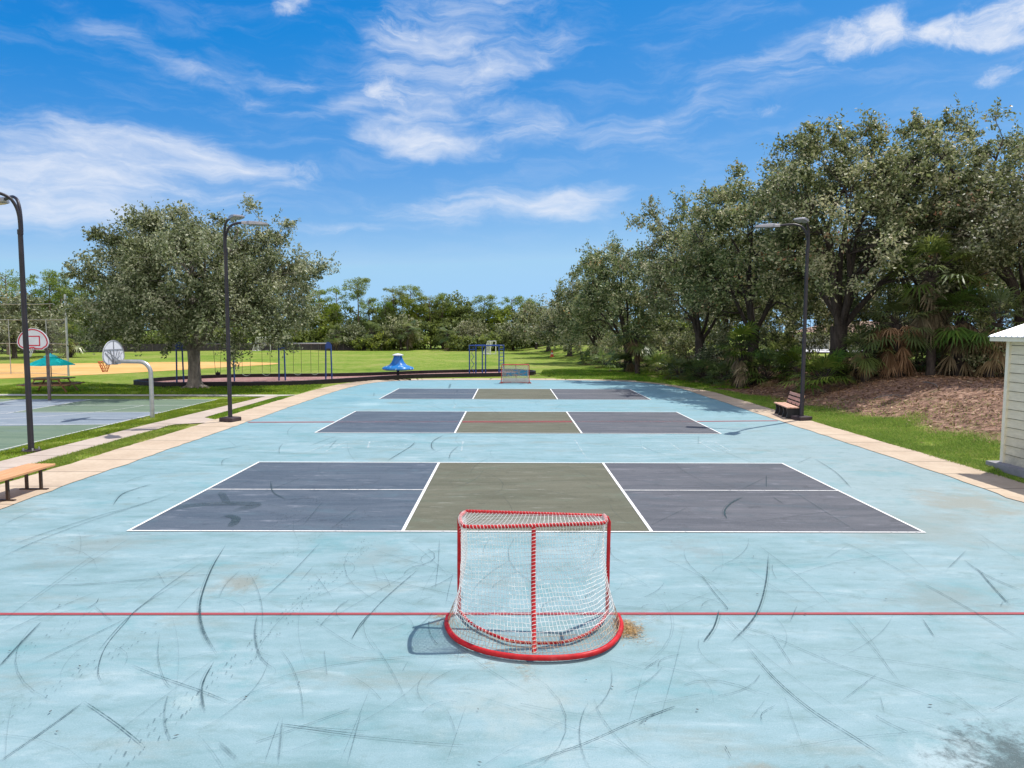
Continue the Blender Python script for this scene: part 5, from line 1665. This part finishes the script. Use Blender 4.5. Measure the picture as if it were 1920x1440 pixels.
def broadleaf(name, label, loc, seed, shape, trunk, fork, nclump, nleaf, crad, leaf, lm, bm, group=None, rz=0.0, flare=1.5, nlimb=7, floor=None, sprigs=(), cat="tree", lean=(0, 0), twigs=True):
    g = np.random.default_rng(seed)
    root = thing(name, label, cat, loc, rz, group)
    cx, cy, cz, rx, ry, rz_ = shape
    if twigs and cat == 'tree': nleaf = int(nleaf * 1.9); leaf = (leaf[0] * 1.16, leaf[1] * 1.25)
    else: leaf = (leaf[0] * 1.2, leaf[1] * 1.25)
    cen, P, T, O = crown_points(g, nclump, nleaf, shape, crad, floor)
    for (sx, sy, sz, sr, sn) in sprigs:
        k = int(sn * 1.6); q = unit(g.normal(0, 1, (k, 3))) * g.uniform(0, 1, (k, 1)) ** .6 * sr * np.array([1, 1, .8]); 
        ns = 9; sh = unit(g.normal(0, 1, (ns, 3)) + [0, 0, .5]) * sr * g.uniform(.8, 1.3, (ns, 1)); a = g.integers(0, ns, k); on = g.random(k) < .75
        q[on] = (sh[a] * g.uniform(.15, 1, (k, 1)) + g.normal(0, sr * .09, (k, 3)))[on]
        P = np.concatenate([P, np.array([sx, sy, sz]) + q]); O = np.concatenate([O, unit(q)]); T = np.concatenate([T, np.clip(g.normal(.46, .27, k), 0, 1)])
    V = leaf_quads(P, leaf[0], leaf[1], g, .6, O)
    mb = MB()
    ft = np.array([lean[0], lean[1], fork])
    tp = [(0, 0, -.25), (0, 0, .12), (lean[0] * .15, lean[1] * .15, .5), (lean[0] * .5, lean[1] * .5, fork * .6), tuple(ft)]
    mb.tube(tp, [trunk * flare * 1.25, trunk * flare, trunk * 1.08, trunk * .96, trunk * 1.02], 14)
    if flare > 1.2:
        for k in range(7):
            a = 2 * math.pi * k / 7 + g.normal(0, .2); l = trunk * flare * g.uniform(1.4, 2.2)
            mb.tube([(trunk * .7 * math.cos(a), trunk * .7 * math.sin(a), .32), (trunk * 1.3 * math.cos(a), trunk * 1.3 * math.sin(a), .10), (l * math.cos(a), l * math.sin(a), -.05)], [trunk * .34, trunk * .28, trunk * .1], 6)
    limbs = []
    for k in range(nlimb):
        a = 2 * math.pi * (k + g.uniform(-.25, .25)) / nlimb
        hgt = g.uniform(-.15, .75)
        tgt = np.array([cx + rx * .62 * math.cos(a), cy + ry * .62 * math.sin(a), cz + rz_ * hgt])
        pts, rr = limb(mb, ft + g.normal(0, trunk * .2, 3) - [0, 0, g.uniform(0, fork * .15)], tgt, trunk * g.uniform(.30, .45), trunk * .08, g)
        limbs += list(zip(pts, rr))
    pts, rr = limb(mb, ft, (cx, cy, cz + rz_ * .7), trunk * .5, trunk * .07, g); limbs += list(zip(pts, rr))
    LP = np.array([p for p, r in limbs]); LR = np.array([r for p, r in limbs])
    allc = [c for c in cen] + [np.array(s[:3]) for s in sprigs]
    for c in allc:
        if not twigs and g.random() < .5: continue
        d = np.linalg.norm(LP - c, axis=1) + np.maximum(0, LP[:, 2] - c[2]) * .8
        k = int(np.argmin(d))
        limb(mb, LP[k], c, min(LR[k] * .6, .07), .012, g, .14, 4, 4)
    mb.build("trunk", bm, root, True)
    quads_mesh("crown", V, lm, T, root)
    return root


def fan_frond(g, hub, d, L, n=16, width=.05, spread=1.9, droop=.25):
    """one palm fan: long narrow segments round a hub"""
    d = unit(np.array(d, float)); up = np.array([0, 0, 1.0])
    s = np.cross(d, up); s = s / (np.linalg.norm(s) + 1e-9); nrm = np.cross(s, d)
    Q = []
    for i in range(n):
        a = (i / (n - 1) - .5) * 2 * spread
        v = d * math.cos(a) + s * math.sin(a)
        l = L * (1 - .18 * abs(a) / spread) * g.uniform(.9, 1.08)
        v2 = unit(v + nrm * g.normal(.05, .07))
        tip = hub + v2 * l - up * droop * l * g.uniform(.6, 1.4)
        mid = hub + v2 * l * .5 + up * .03 * l
        w = np.cross(v2, nrm) * width * L
        Q.append(np.stack([hub, mid - w, tip, mid + w]))
    return Q


def palm(name, label, loc, seed, trunkH, tr, nf, fl, group=None, skirt=0, dead=0, cat="palm", mid_t=.5):
    g = np.random.default_rng(seed)
    root = thing(name, label, cat, loc, g.uniform(0, 6), group)
    lx, ly = g.normal(0, .06, 2) * trunkH
    top = np.array([lx, ly, trunkH])
    Q, T, QD, TD = [], [], [], []
    mb = MB()
    if trunkH > .8:
        n = 14
        mb.tube([(lx * (i / n) ** 2, ly * (i / n) ** 2, -.2 + (trunkH + .2) * i / n) for i in range(n + 1)], [tr * (1.25 if i < 1 else 1.0 + .12 * math.sin(i * 2.4)) for i in range(n + 1)], 10)
    for k in range(nf):
        a = g.uniform(0, 2 * np.pi); e = g.uniform(-.55, 1.35) if trunkH > .8 else g.uniform(.05, 1.3)
        v = np.array([math.cos(a) * math.cos(e), math.sin(a) * math.cos(e), math.sin(e)])
        pl_ = fl * g.uniform(.7, 1.15)
        hub = top + v * pl_ - np.array([0, 0, .16 * pl_ * math.cos(e)])
        mb.tube([tuple(top), tuple(top + v * pl_ * .5 + [0, 0, .03]), tuple(hub)], [.024, .017, .012], 4)
        q = fan_frond(g, hub, v + [0, 0, -.3], fl * g.uniform(.65, .95), 15, .045, 1.75, .28)
        Q += q; b = np.clip(g.normal(mid_t, .18), .05, .95); T += list(np.clip(b + g.normal(0, .07, len(q)), 0, 1))
    for k in range(skirt):
        a = g.uniform(0, 2 * np.pi); zz = trunkH - g.uniform(.0, 1.0) * min(trunkH * .75, 2.2)
        v = np.array([math.cos(a), math.sin(a), 0]); hub = np.array([lx, ly, zz]) + v * g.uniform(.25, .6)
        QD += fan_frond(g, hub, v * .35 + [0, 0, -1], fl * g.uniform(.6, .9), 11, .04, .75, .15); TD += list(np.clip(g.normal(.5, .22, 11), 0, 1))
    for k in range(dead):
        a = g.uniform(0, 2 * np.pi); v = np.array([math.cos(a), math.sin(a), g.uniform(-.3, .2)])
        hub = top + v * fl * .7; hub[2] = max(hub[2] - .2, .12)
        QD += fan_frond(g, hub, v + [0, 0, -.8], fl * .7, 10, .04, 1.2, .35); TD += list(np.clip(g.normal(.5, .22, 10), 0, 1))
    mb.build("trunk" if trunkH > .8 else "stalks", M['bark_dark'], root, True)
    quads_mesh("fronds", np.array(Q), M['palm_leaf'], np.array(T), root)
    if QD: quads_mesh("dead_fronds", np.array(QD), M['dead_palm'], np.array(TD), root)
    return root


# the spreading oak on the left lawn
broadleaf("oak_tree", "broad spreading live oak with a thick grey trunk beside the swings", (-18.35, 40.4, -.02), 4, (.6, 0.2, 5.7, 6.25, 5.8, 4.3), .34, 2.2, 380, 170, .95, (.16, .075), M['oak_leaf'], M['bark'], None, 0, 1.45, 9,
          lambda p: 1.55 + (.6 if p[0] < -3.5 else 0) - (.75 if p[0] > 3.5 and p[1] < 2 else 0), sprigs=[(-6.2, -.5, 6.5, .9, 420), (-5.4, -.5, 7.0, 1.0, 420), (-4.2, 0, 7.6, 1.0, 420), (-1.0, 0, 9.8, .9, 360), (-2.6, 0, 9.2, .8, 300), (1.6, 0, 9.6, .6, 200), (4.2, 0, 8.4, .8, 300), (6.6, .5, 6.5, 1.0, 380), (6.8, -1, 4.2, 1.2, 520), (5.6, -2, 2.8, 1.2, 600), (-1.6, -3, 3.3, 1.4, 800), (1.6, -3.2, 3.4, 1.4, 800), (-3.6, -2.6, 3.1, 1.4, 800), (3.5, -3, 2.7, 1.4, 800), (0, -3.6, 4.4, 1.5, 900), (2.6, -3.6, 4.6, 1.5, 800), (-2.6, -3.6, 4.8, 1.5, 800), (5.2, -1.5, 3.8, 1.5, 800), (0.1, -2.2, 3.0, 1.0, 500)])

# the belt on the right bank, near to far
BELT = "oaks of the tree belt on the right bank"
def belt(px, depth, name_label, seed, shape, trunk, fork, nc, nl, crad, leaf, sprigs=(), floor=1.6, nlimb=7, lean=(0, 0), name="oak_tree"):
    x = (px - 954) / F_PX * depth
    broadleaf(name, name_label, (x, depth, hzf(x, depth) - .05), seed, shape, trunk, fork, int(nc * .95), int(nl * .80), crad * .84, leaf, M['belt_leaf'], M['bark_dark'], BELT, 0, 1.3, nlimb, (lambda p: floor) if floor is not None else None, sprigs, "tree", lean)


belt(1918, 33.0, "oak at the right edge rising behind the beige shed", 31, (-.2, .2, 6.4, 5.0, 4.6, 4.0), .36, 3.0, 200, 150, .95, (.17, .08), [(-2.6, 0, 9.8, .7, 240), (.6, -.5, 10.6, .8, 260), (2.2, 0, 9.8, .8, 260)], 3.2)
belt(1765, 37.5, "tall oak left of the shed with many slanting stems above the palms", 32, (-.4, 0, 8.3, 4.9, 4.4, 4.6), .40, 2.4, 230, 135, .95, (.17, .08), [(-.3, 0, 13.2, .7, 260), (1.0, 0, 12.6, .7, 220), (-2.4, 0, 12.6, .8, 260), (3.4, 0, 11.6, .8, 260)], 3.0, 11)
belt(1572, 36.5, "tallest oak of the right bank, dark forked trunk behind the right lamp post", 33, (1.0, -.2, 7.6, 5.8, 5.0, 5.2), .42, 2.7, 290, 140, .95, (.17, .08), [(3.6, 0, 12.9, .8, 300), (1.4, 0, 13.0, .8, 280), (-1.6, 0, 11.6, .8, 260), (-3.7, 0, 9.9, .9, 300), (4.6, 0, 12.5, .6, 200), (-.2, 0, 12.5, .6, 200)], 1.7, 9)
belt(1412, 42.0, "oak with a straight dark trunk left of the right lamp post", 34, (-.5, -.6, 7.4, 4.6, 4.4, 5.2), .34, 3.2, 240, 135, .95, (.175, .082), [(-1.2, 0, 12.5, .8, 260), (1.4, 0, 12.6, .8, 260), (-2.6, 0, 11.2, .8, 240)], 1.4)
belt(1312, 49.5, "oak with one thin feathery top leaning over to the left", 35, (-.2, -.4, 6.7, 4.6, 4.4, 4.9), .34, 3.0, 220, 130, 1.0, (.185, .085), [(-3.6, 0, 11.6, 1.2, 460), (-3.0, 0, 9.9, .9, 260), (-4.7, 0, 10.9, .9, 240), (-5.4, 0, 8.2, .9, 240), (1.0, 0, 11.8, .9, 260), (2.4, 0, 11.0, .9, 240)], 1.2)
belt(1178, 58.0, "grey green oak between the leaning oak and the lower far trees", 36, (-.6, 0, 5.8, 4.6, 4.0, 4.7), .32, 2.2, 200, 115, 1.0, (.20, .09), [(-3.6, 0, 8.4, 1.1, 300), (-2.6, 0, 9.4, .9, 260), (-1.2, 0, 10.0, .8, 200), (.8, 0, 9.8, .9, 220)], .8)
belt(1118, 73.0, "lower rounded oak far down the right bank above the cone's slope", 37, (-.4, 0, 5.0, 4.2, 4.2, 4.5), .30, 1.8, 170, 95, 1.1, (.24, .11), [(-2.2, 0, 9.4, .9, 200), (0, 0, 10.0, .8, 160)], .5)
belt(1068, 88.0, "small distant oak at the left end of the tree belt", 38, (0, 0, 3.6, 4.6, 4.4, 3.7), .30, 1.4, 130, 85, 1.2, (.28, .13), (), .3)
belt(1028, 104.0, "farthest dark oak where the belt meets the woods", 39, (0, 0, 3.4, 5.2, 4.6, 3.6), .30, 1.4, 120, 80, 1.3, (.32, .15), (), .2)
# second row behind, filling the belt
belt(1660, 46.0, "oak standing behind the tallest oak, seen through its branches", 41, (0, 0, 4.8, 4.6, 4.0, 3.4), .34, 2.8, 150, 110, 1.1, (.21, .10), (), 2.2)
belt(1480, 52.0, "oak behind the right lamp post in the second row", 42, (0, 0, 4.8, 4.4, 4.0, 3.4), .34, 2.6, 140, 105, 1.1, (.22, .10), (), 2.4)
belt(1845, 45.0, "oak behind the shed's palms in the second row", 43, (0, 0, 5.0, 4.6, 4.0, 3.5), .34, 2.6, 140, 105, 1.1, (.21, .10), (), 2.2)
belt(1360, 62.0, "oak in the second row between the leaning oak and straight oak", 44, (0, 0, 4.8, 4.6, 4.2, 3.6), .34, 2.0, 130, 95, 1.15, (.25, .12), (), 1.2)

# cabbage palms and palmettos at the foot of the belt
def at(px, depth, dz=0.0):
    x = (px - 954) / F_PX * depth
    return (x, depth, hzf(x, depth) - .05 + dz)


palm("cabbage_palm", "tall cabbage palm with a brown skirt among the slanting oak stems", at(1748, 32.4), 51, 4.6, .20, 36, 1.45, "cabbage palms", 26, 0)
palm("cabbage_palm", "short cabbage palm with hanging dead fronds left of the shed roof", at(1802, 32.0), 52, 2.6, .22, 32, 1.25, "cabbage palms", 30, 4)
palm("cabbage_palm", "cabbage palm with a pale boot trunk in the gap right of the lamp post", at(1625, 33.6), 53, 1.5, .19, 22, 1.0, "cabbage palms", 8, 3)
palm("cabbage_palm", "cabbage palm drooping over the shaded bank between oak and tall palm", at(1688, 33.0), 54, 2.5, .22, 30, 1.2, "cabbage palms", 30, 5)
palm("cabbage_palm", "leafy cabbage palm in sunlight by the leaning oak", at(1196, 54.5), 55, 2.8, .22, 34, 1.35, "cabbage palms", 10, 2, "palm", .72)
palm("cabbage_palm", "cabbage palm beside the straight dark oak trunk", at(1388, 41.0), 56, 2.2, .22, 28, 1.15, "cabbage palms", 14, 2)
palm("cabbage_palm", "cabbage palm just behind the shed's white roof", at(1858, 31.2), 57, 2.5, .22, 28, 1.2, "cabbage palms", 22, 4)
PT = [(1545, 34.6, "palmetto at the foot of the tallest oak, sunlit yellow fans"), (1598, 35.6, "palmetto right of the tallest oak's trunk"), (1655, 36.4, "palmetto in the bright gap under the oak branches"), (1720, 36.2, "palmetto under the tall cabbage palm"),
      (1840, 33.4, "green palmetto shrub left of the shed wall"), (1500, 38.4, "palmetto just behind the right lamp post"), (1440, 40.5, "palmetto on the bank left of the right lamp post"), (1360, 43.5, "palmetto left of the straight dark oak trunk"),
      (1318, 46.0, "palmetto below the leaning oak's trunk"), (1275, 48.5, "palmetto where the grass slope meets the dark belt"), (1238, 52.0, "pale palmetto hanging over the sunny slope"), (1165, 58.0, "palmetto left of the sunlit cabbage palm"),
      (1135, 63.0, "low palmetto at the front of the grey green oak"), (1108, 70.0, "palmetto beside the lower rounded oak"), (1775, 36.8, "palmetto right of the tall cabbage palm"), (1470, 43.0, "palmetto behind the pink bench"), (1212, 57, "palmetto in deep shade by the sunlit palm")]
for i, (px, dp, lab) in enumerate(PT):
    g_ = random.Random(i)
    palm("saw_palmetto", lab, at(px, dp), 70 + i, .35, .1, 30, g_.uniform(.95, 1.3), "palmettos along the foot of the tree belt", 0, 6, "palmetto", .5 if i not in (0, 2, 10) else .78)

# undergrowth shrubs closing the belt near the ground
def shrub(px, dp, lab, seed, r, h, nc=46, nl=95, leaf=(.16, .075)):
    x = (px - 954) / F_PX * dp
    broadleaf("shrub", lab, (x, dp, hzf(x, dp) - .05), seed, (0, 0, h * .52, r, r * .9, h * .55), .07, .3, nc, nl, .55, leaf, M['belt_leaf'], M['bark_dark'], "shrubs under the tree belt", 0, 1.0, 4, lambda p: .1, (), "shrub")


for i, (px, dp, r, h, lab) in enumerate([(1875, 31.5, 1.3, 1.7, "dark green shrub against the shed's far corner"), (1340, 48.0, 1.6, 2.6, "dark shrub under the leaning oak"), (1290, 54.0, 1.8, 3.0, "shrub in shade left of the leaning oak's trunk"), (1465, 45.5, 1.8, 3.4, "tall dark shrub left of the right lamp post"),
                                         (1150, 66.0, 2.0, 2.8, "shrub below the grey green oak"), (1090, 80.0, 2.4, 3.0, "rounded shrub at the far end of the slope"), (1060, 96.0, 2.6, 3.0, "shrub far off behind the orange cone"), (1420, 49, 1.8, 2.8, "shrub behind the straight oak trunk"),
                                         (1735, 39.0, 1.8, 2.6, "shrub in the dark behind the tall palm"), (1690, 41.0, 1.6, 2.0, "shrub seen through the gap below the oaks"), (1245, 60.0, 2.0, 3.2, "shrub filling the shade behind the pale palmetto"), (1530, 41.5, 2.0, 4.2, "tall dark shrub just right of the right lamp post"), (1640, 43.0, 2.2, 4.6, "tall shrub behind the pale booted palm"), (1720, 43.0, 2.2, 4.8, "tall shrub filling the dark between the slanting stems"), (1800, 41.0, 2.2, 4.6, "tall shrub behind the short palm by the shed"), (1590, 47.0, 2.4, 4.4, "tall shrub far behind the tallest oak's trunk"), (1860, 39.0, 2.2, 4.6, "tall shrub above the shed roof line"), (1395, 54.0, 2.2, 4.4, "tall shrub behind the straight dark trunk"), (1330, 58.0, 2.2, 4.2, "tall shrub deep in shade behind the leaning oak"), (1205, 66.0, 2.4, 4.0, "tall shrub far down the bank behind the sunlit palm")]):
    shrub(px, dp, lab, 120 + i, r, h)

def Gb(px, py):
    x, y, z = ray(px, py)
    for k in range(400):
        t = 12 + k * .2
        if CH + z * t <= hzf(x * t, y * t): break
    return Vector((x * t, y * t, hzf(x * t, y * t)))


# fallen sticks on the bank
for i, (a, b, r, lab) in enumerate([((1640, 743), (1705, 741), .022, "long pale fallen branch across the leaf litter"), ((1732, 712), (1758, 722), .03, "short pale stick lying below the palms"), ((1795, 697), (1842, 640), .03, "bare dead branch propped up left of the shed"),
                                    ((1432, 702), (1500, 683), .06, "grey fallen log on the bank behind the bench"), ((1700, 688), (1780, 680), .035, "fallen branch lying in the dark under the palms"), ((1760, 684), (1830, 688), .04, "pale fallen branch near the shed corner")]):
    z0 = .75 if a[1] > 730 else 1.45
    A = Gb(*a); B = Gb(*b) if b[1] > 660 else A + Vector((1.2, .3, 1.5))
    A.z = hzf(A.x, A.y) + r * .6
    if b[1] > 660: B.z = hzf(B.x, B.y) + r * .6
    g_ = np.random.default_rng(200 + i)
    mb = MB(); A_ = A.copy(); limb(mb, (0, 0, 0), tuple(B - A), r, r * .5, g_, .05, 6, 6)
    d = (B - A)
    for k in range(2): limb(mb, tuple(d * (.4 + .3 * k)), tuple(d * (.55 + .3 * k) + Vector((g_.normal(0, .25), g_.normal(0, .25), .12))), r * .5, r * .2, g_, .05, 3, 5)
    o = mb.build("fallen_branch", M['flake_wood'] if 'flake_wood' in M else M['bark'], None, True); o.location = A
    tag(o, lab, "branch", "fallen branches on the bank")

# ------------------------------------------------------------------ woods beyond the field
g = np.random.default_rng(77)
front = np.array([(-120, 62), (-92, 74), (-75, 88), (-56, 110), (-40, 118), (-29, 121), (-7, 122), (4, 126), (20, 128), (34, 120)], float)
seg = np.linalg.norm(np.diff(front, axis=0), axis=1); cum = np.concatenate([[0], np.cumsum(seg)])
P, T, O = [], [], []
NCL = 1500
for k in range(NCL):
    s = g.uniform(0, cum[-1]); i = min(len(seg) - 1, int(np.searchsorted(cum, s, 'right') - 1)); u = (s - cum[i]) / seg[i]
    p = front[i] * (1 - u) + front[i + 1] * u; t = (front[i + 1] - front[i]) / seg[i]; nn = np.array([-t[1], t[0]])
    hmax = 8.0 + 1.3 * math.sin(s * .21) + 1.1 * math.sin(s * .53 + 1) + .9 * math.sin(s * 1.3 + 2)
    if p[0] < -50: hmax *= .85
    dep = g.uniform(0, 1) ** 1.5 * 12
    prof = min(1.0, .30 + dep / 6.5)
    zc_ = g.uniform(.05, 1) ** .75 * hmax * prof
    c = np.array([*(p + nn * dep), zc_])
    kind = math.sin(s * .37) + .6 * math.sin(s * .93 + 2) + g.normal(0, .5)
    n = int(g.uniform(60, 110)); cr = g.uniform(.8, 1.6)
    v = unit(g.normal(0, 1, (n, 3))) * g.uniform(0, 1, (n, 1)) ** .5 * cr * np.array([1, 1, .75])
    q = c + v; q[:, 2] = np.abs(q[:, 2])
    P.append(q); O.append(unit(v)); T.append(np.clip((.34 if kind < .2 else .62 if kind < 1.1 else .80) + g.normal(0, .14, n), 0, 1))
for k in range(900):
    s = g.uniform(0, cum[-1]); i = min(len(seg) - 1, int(np.searchsorted(cum, s, 'right') - 1)); u = (s - cum[i]) / seg[i]
    p = front[i] * (1 - u) + front[i + 1] * u; t = (front[i + 1] - front[i]) / seg[i]; nn = np.array([-t[1], t[0]])
    hm = 6.3 + 1.2 * math.sin(s * .21) + .8 * math.sin(s * .53 + 1)
    c = np.array([*(p + nn * g.uniform(7, 14)), g.uniform(.2, 1) * hm]); n = 70
    v = unit(g.normal(0, 1, (n, 3))) * g.uniform(0, 1, (n, 1)) ** .5 * 1.7; q = c + v; q[:, 2] = np.abs(q[:, 2])
    P.append(q); O.append(unit(v)); T.append(np.clip(g.normal(.36, .14, n), 0, 1))
P = np.concatenate(P); T = np.concatenate(T); O = np.concatenate(O)
o = quads_mesh("far_woods", leaf_quads(P, .62, .32, g, .5, O), M['wood_leaf'], T); o['kind'] = 'stuff'


def pine(px, depth, top_py, label, seed, spread=1.0, low=.45, name="pine_tree"):
    g = np.random.default_rng(seed)
    x, y, z = ray(px, top_py); tt = depth / y
    X = x * tt; H = CH + z * tt
    root = thing(name, label, "pine tree", (X, depth, -.05), 0, "pines standing above the far woods")
    mb = MB()
    lx = g.normal(0, .3)
    tp = [(lx * (i / 6) ** 2, 0, H * .95 * i / 6) for i in range(7)]
    mb.tube(tp, [.20 * (1 - i / 7.5) for i in range(7)], 7)
    P, T, O = [], [], []
    nb = int(19 + 6 * spread)
    for k in range(nb):
        t = low + (1 - low) * (k + g.uniform(0, 1)) / nb
        a = g.uniform(0, 2 * np.pi); rad = spread * (2.1 * math.sin(math.pi * min(1, (1 - t) / (1 - low) * .8 + .16)) + .25) * g.uniform(.5, 1.1)
        c = np.array([lx * t * t + rad * math.cos(a), rad * math.sin(a), min(H * t + .2 * rad, H - .35)])
        limb(mb, (lx * t * t, 0, H * t * .96), tuple(c), .045, .015, g, .08, 3, 4)
        n = int(120 * g.uniform(.6, 1.3)); v = unit(g.normal(0, 1, (n, 3))) * g.uniform(0, 1, (n, 1)) ** .5 * g.uniform(.6, 1.05) * np.array([1, 1, .68])
        P.append(c + v); O.append(unit(v)); T.append(np.clip(g.normal(.5, .1) + g.normal(0, .2, n), 0, 1))
    P = np.concatenate(P)
    mb.build("trunk", M['pine_bark'], root, True)
    quads_mesh("crown", leaf_quads(P, .34, .11, g, .5, np.concatenate(O)), M['pine_leaf'], np.concatenate(T), root)


for i, (px, dp, ty, sp, lo, lab) in enumerate([
    (670, 126, 524, .9, .74, "tall pine with a small flat top right of the spreading oak"), (628, 124, 540, 1.25, .35, "bright bushy pine against the spreading oak's right side"), (598, 125, 545, 1.1, .4, "bright pine half hidden by the spreading oak"), (692, 127, 560, 1.1, .4, "pine just right of the small flat topped pine"),
    (738, 127, 541, .9, .55, "left one of the two open topped twin pines"), (764, 127, 537, .95, .5, "right one of the two open topped twin pines"), (806, 128, 556, 1.1, .4, "dense pine in the middle of the far woods"), (828, 129, 552, 1.0, .45, "pine right of the dense middle pine"), (904, 130, 554, .9, .6, "lone slender pine above the climbing frame"),
    (962, 132, 556, 1.1, .5, "open pine above the far hockey goal"), (1000, 133, 561, .9, .55, "pine next to the tree belt's distant end"), (858, 130, 575, 1.0, .45, "low pine left of the lone slender pine"), (720, 126, 568, 1.0, .4, "low pine left of the twin pines"), (935, 131, 580, 1.0, .4, "low pine behind the climbing frame"), (782, 127, 570, 1.0, .4, "low pine right of the twin pines"),
    (88, 100, 514, .9, .55, "tall open pine above the backstop"), (55, 98, 530, 1.1, .4, "pine just right of the near lamp post's shaft"), (112, 102, 524, 1.1, .4, "yellow green pine above the tall backstop pole"), (136, 104, 540, 1.1, .4, "yellow green pine right of the tall backstop pole"), (165, 106, 540, 1.1, .4, "pine left of the spreading oak's low branches"),
    (195, 108, 530, 1.1, .4, "bright pine behind the spreading oak's left branches"), (228, 110, 522, 1.1, .4, "pine seen through the spreading oak's left side"), (6, 92, 515, 1.1, .4, "pine at the left edge of the frame"), (260, 112, 540, 1.1, .4, "pine hidden in the spreading oak's left crown")]):
    pine(px, dp, ty, lab, 300 + i, sp, lo)

WO = "oaks in front of the far woods"
for i, (px, dp, rr, hh_, lab) in enumerate([(30, 80, 4.6, 7.0, "grey oak beside the near lamp post's shaft"), (95, 86, 3.8, 5.6, "grey oak behind the backstop mesh"), (-40, 76, 4.5, 7.4, "grey oak cut by the left frame edge"),
                                            (752, 119, 3.4, 5.2, "grey oak in front of the twin pines"), (880, 120, 3.0, 4.8, "grey oak in front of the woods above the spinner's right"), (655, 118, 3.0, 4.2, "dark oak in front of the bright bushy pines"), (1005, 117, 4.0, 5.4, "dark oak at the corner of the woods by the belt"), (962, 121, 3.0, 4.6, "dark oak behind the white field goal")]):
    x = (px - 954) / F_PX * dp
    broadleaf("oak_tree", lab, (x, dp, -.05), 400 + i, (0, 0, hh_ * .52, rr, rr * .9, hh_ * .52), .25, 1.4, 75, 75, 1.0, (.34, .16), M['oak_leaf'], M['bark_dark'], WO, 0, 1.2, 5, lambda p: .25, (), "tree", (0, 0), False)
for i, (px, dp, hh_, lab) in enumerate([(764, 116.5, 3.4, "cabbage palm in front of the twin pines"), (697, 117, 3.0, "cabbage palm in the middle of the far woods"), (840, 117, 2.6, "cabbage palm right of the dense middle pine"), (135, 84, 2.2, "yellowish cabbage palm right of the backstop pole"), (925, 118, 1.2, "low palm behind the climbing frame"), (630, 116, 2.6, "cabbage palm below the bright bushy pine")]):
    palm("cabbage_palm", lab, at(px, dp), 500 + i, hh_, .2, 26, 1.5, "palms along the far woods", 12, 0, "palm", .62)
for i, (px, dp, r, h, lab) in enumerate([(860, 115.5, 2.0, 2.6, "yellow green shrub below the low pine"), (885, 116, 2.2, 2.2, "bright shrub right behind the climbing frame's left posts"), (915, 116, 2.0, 2.8, "bright shrub behind the white field goal"), (945, 117, 2.2, 3.2, "bright tall shrub above the far hockey goal"), (715, 115.5, 2.2, 2.6, "bluish shrub behind the blue spinner"), (680, 115.5, 1.8, 2.2, "small green shrub left of the bluish shrub")]):
    x = (px - 954) / F_PX * dp
    broadleaf("shrub", lab, (x, dp, -.05), 600 + i, (0, 0, h * .5, r, r * .8, h * .52), .07, .3, 34, 60, .7, (.34, .16), M['wood_leaf'], M['bark_dark'], "bright shrubs at the edge of the far woods", 0, 1.0, 3, lambda p: .1, (), "shrub", (0, 0), False)
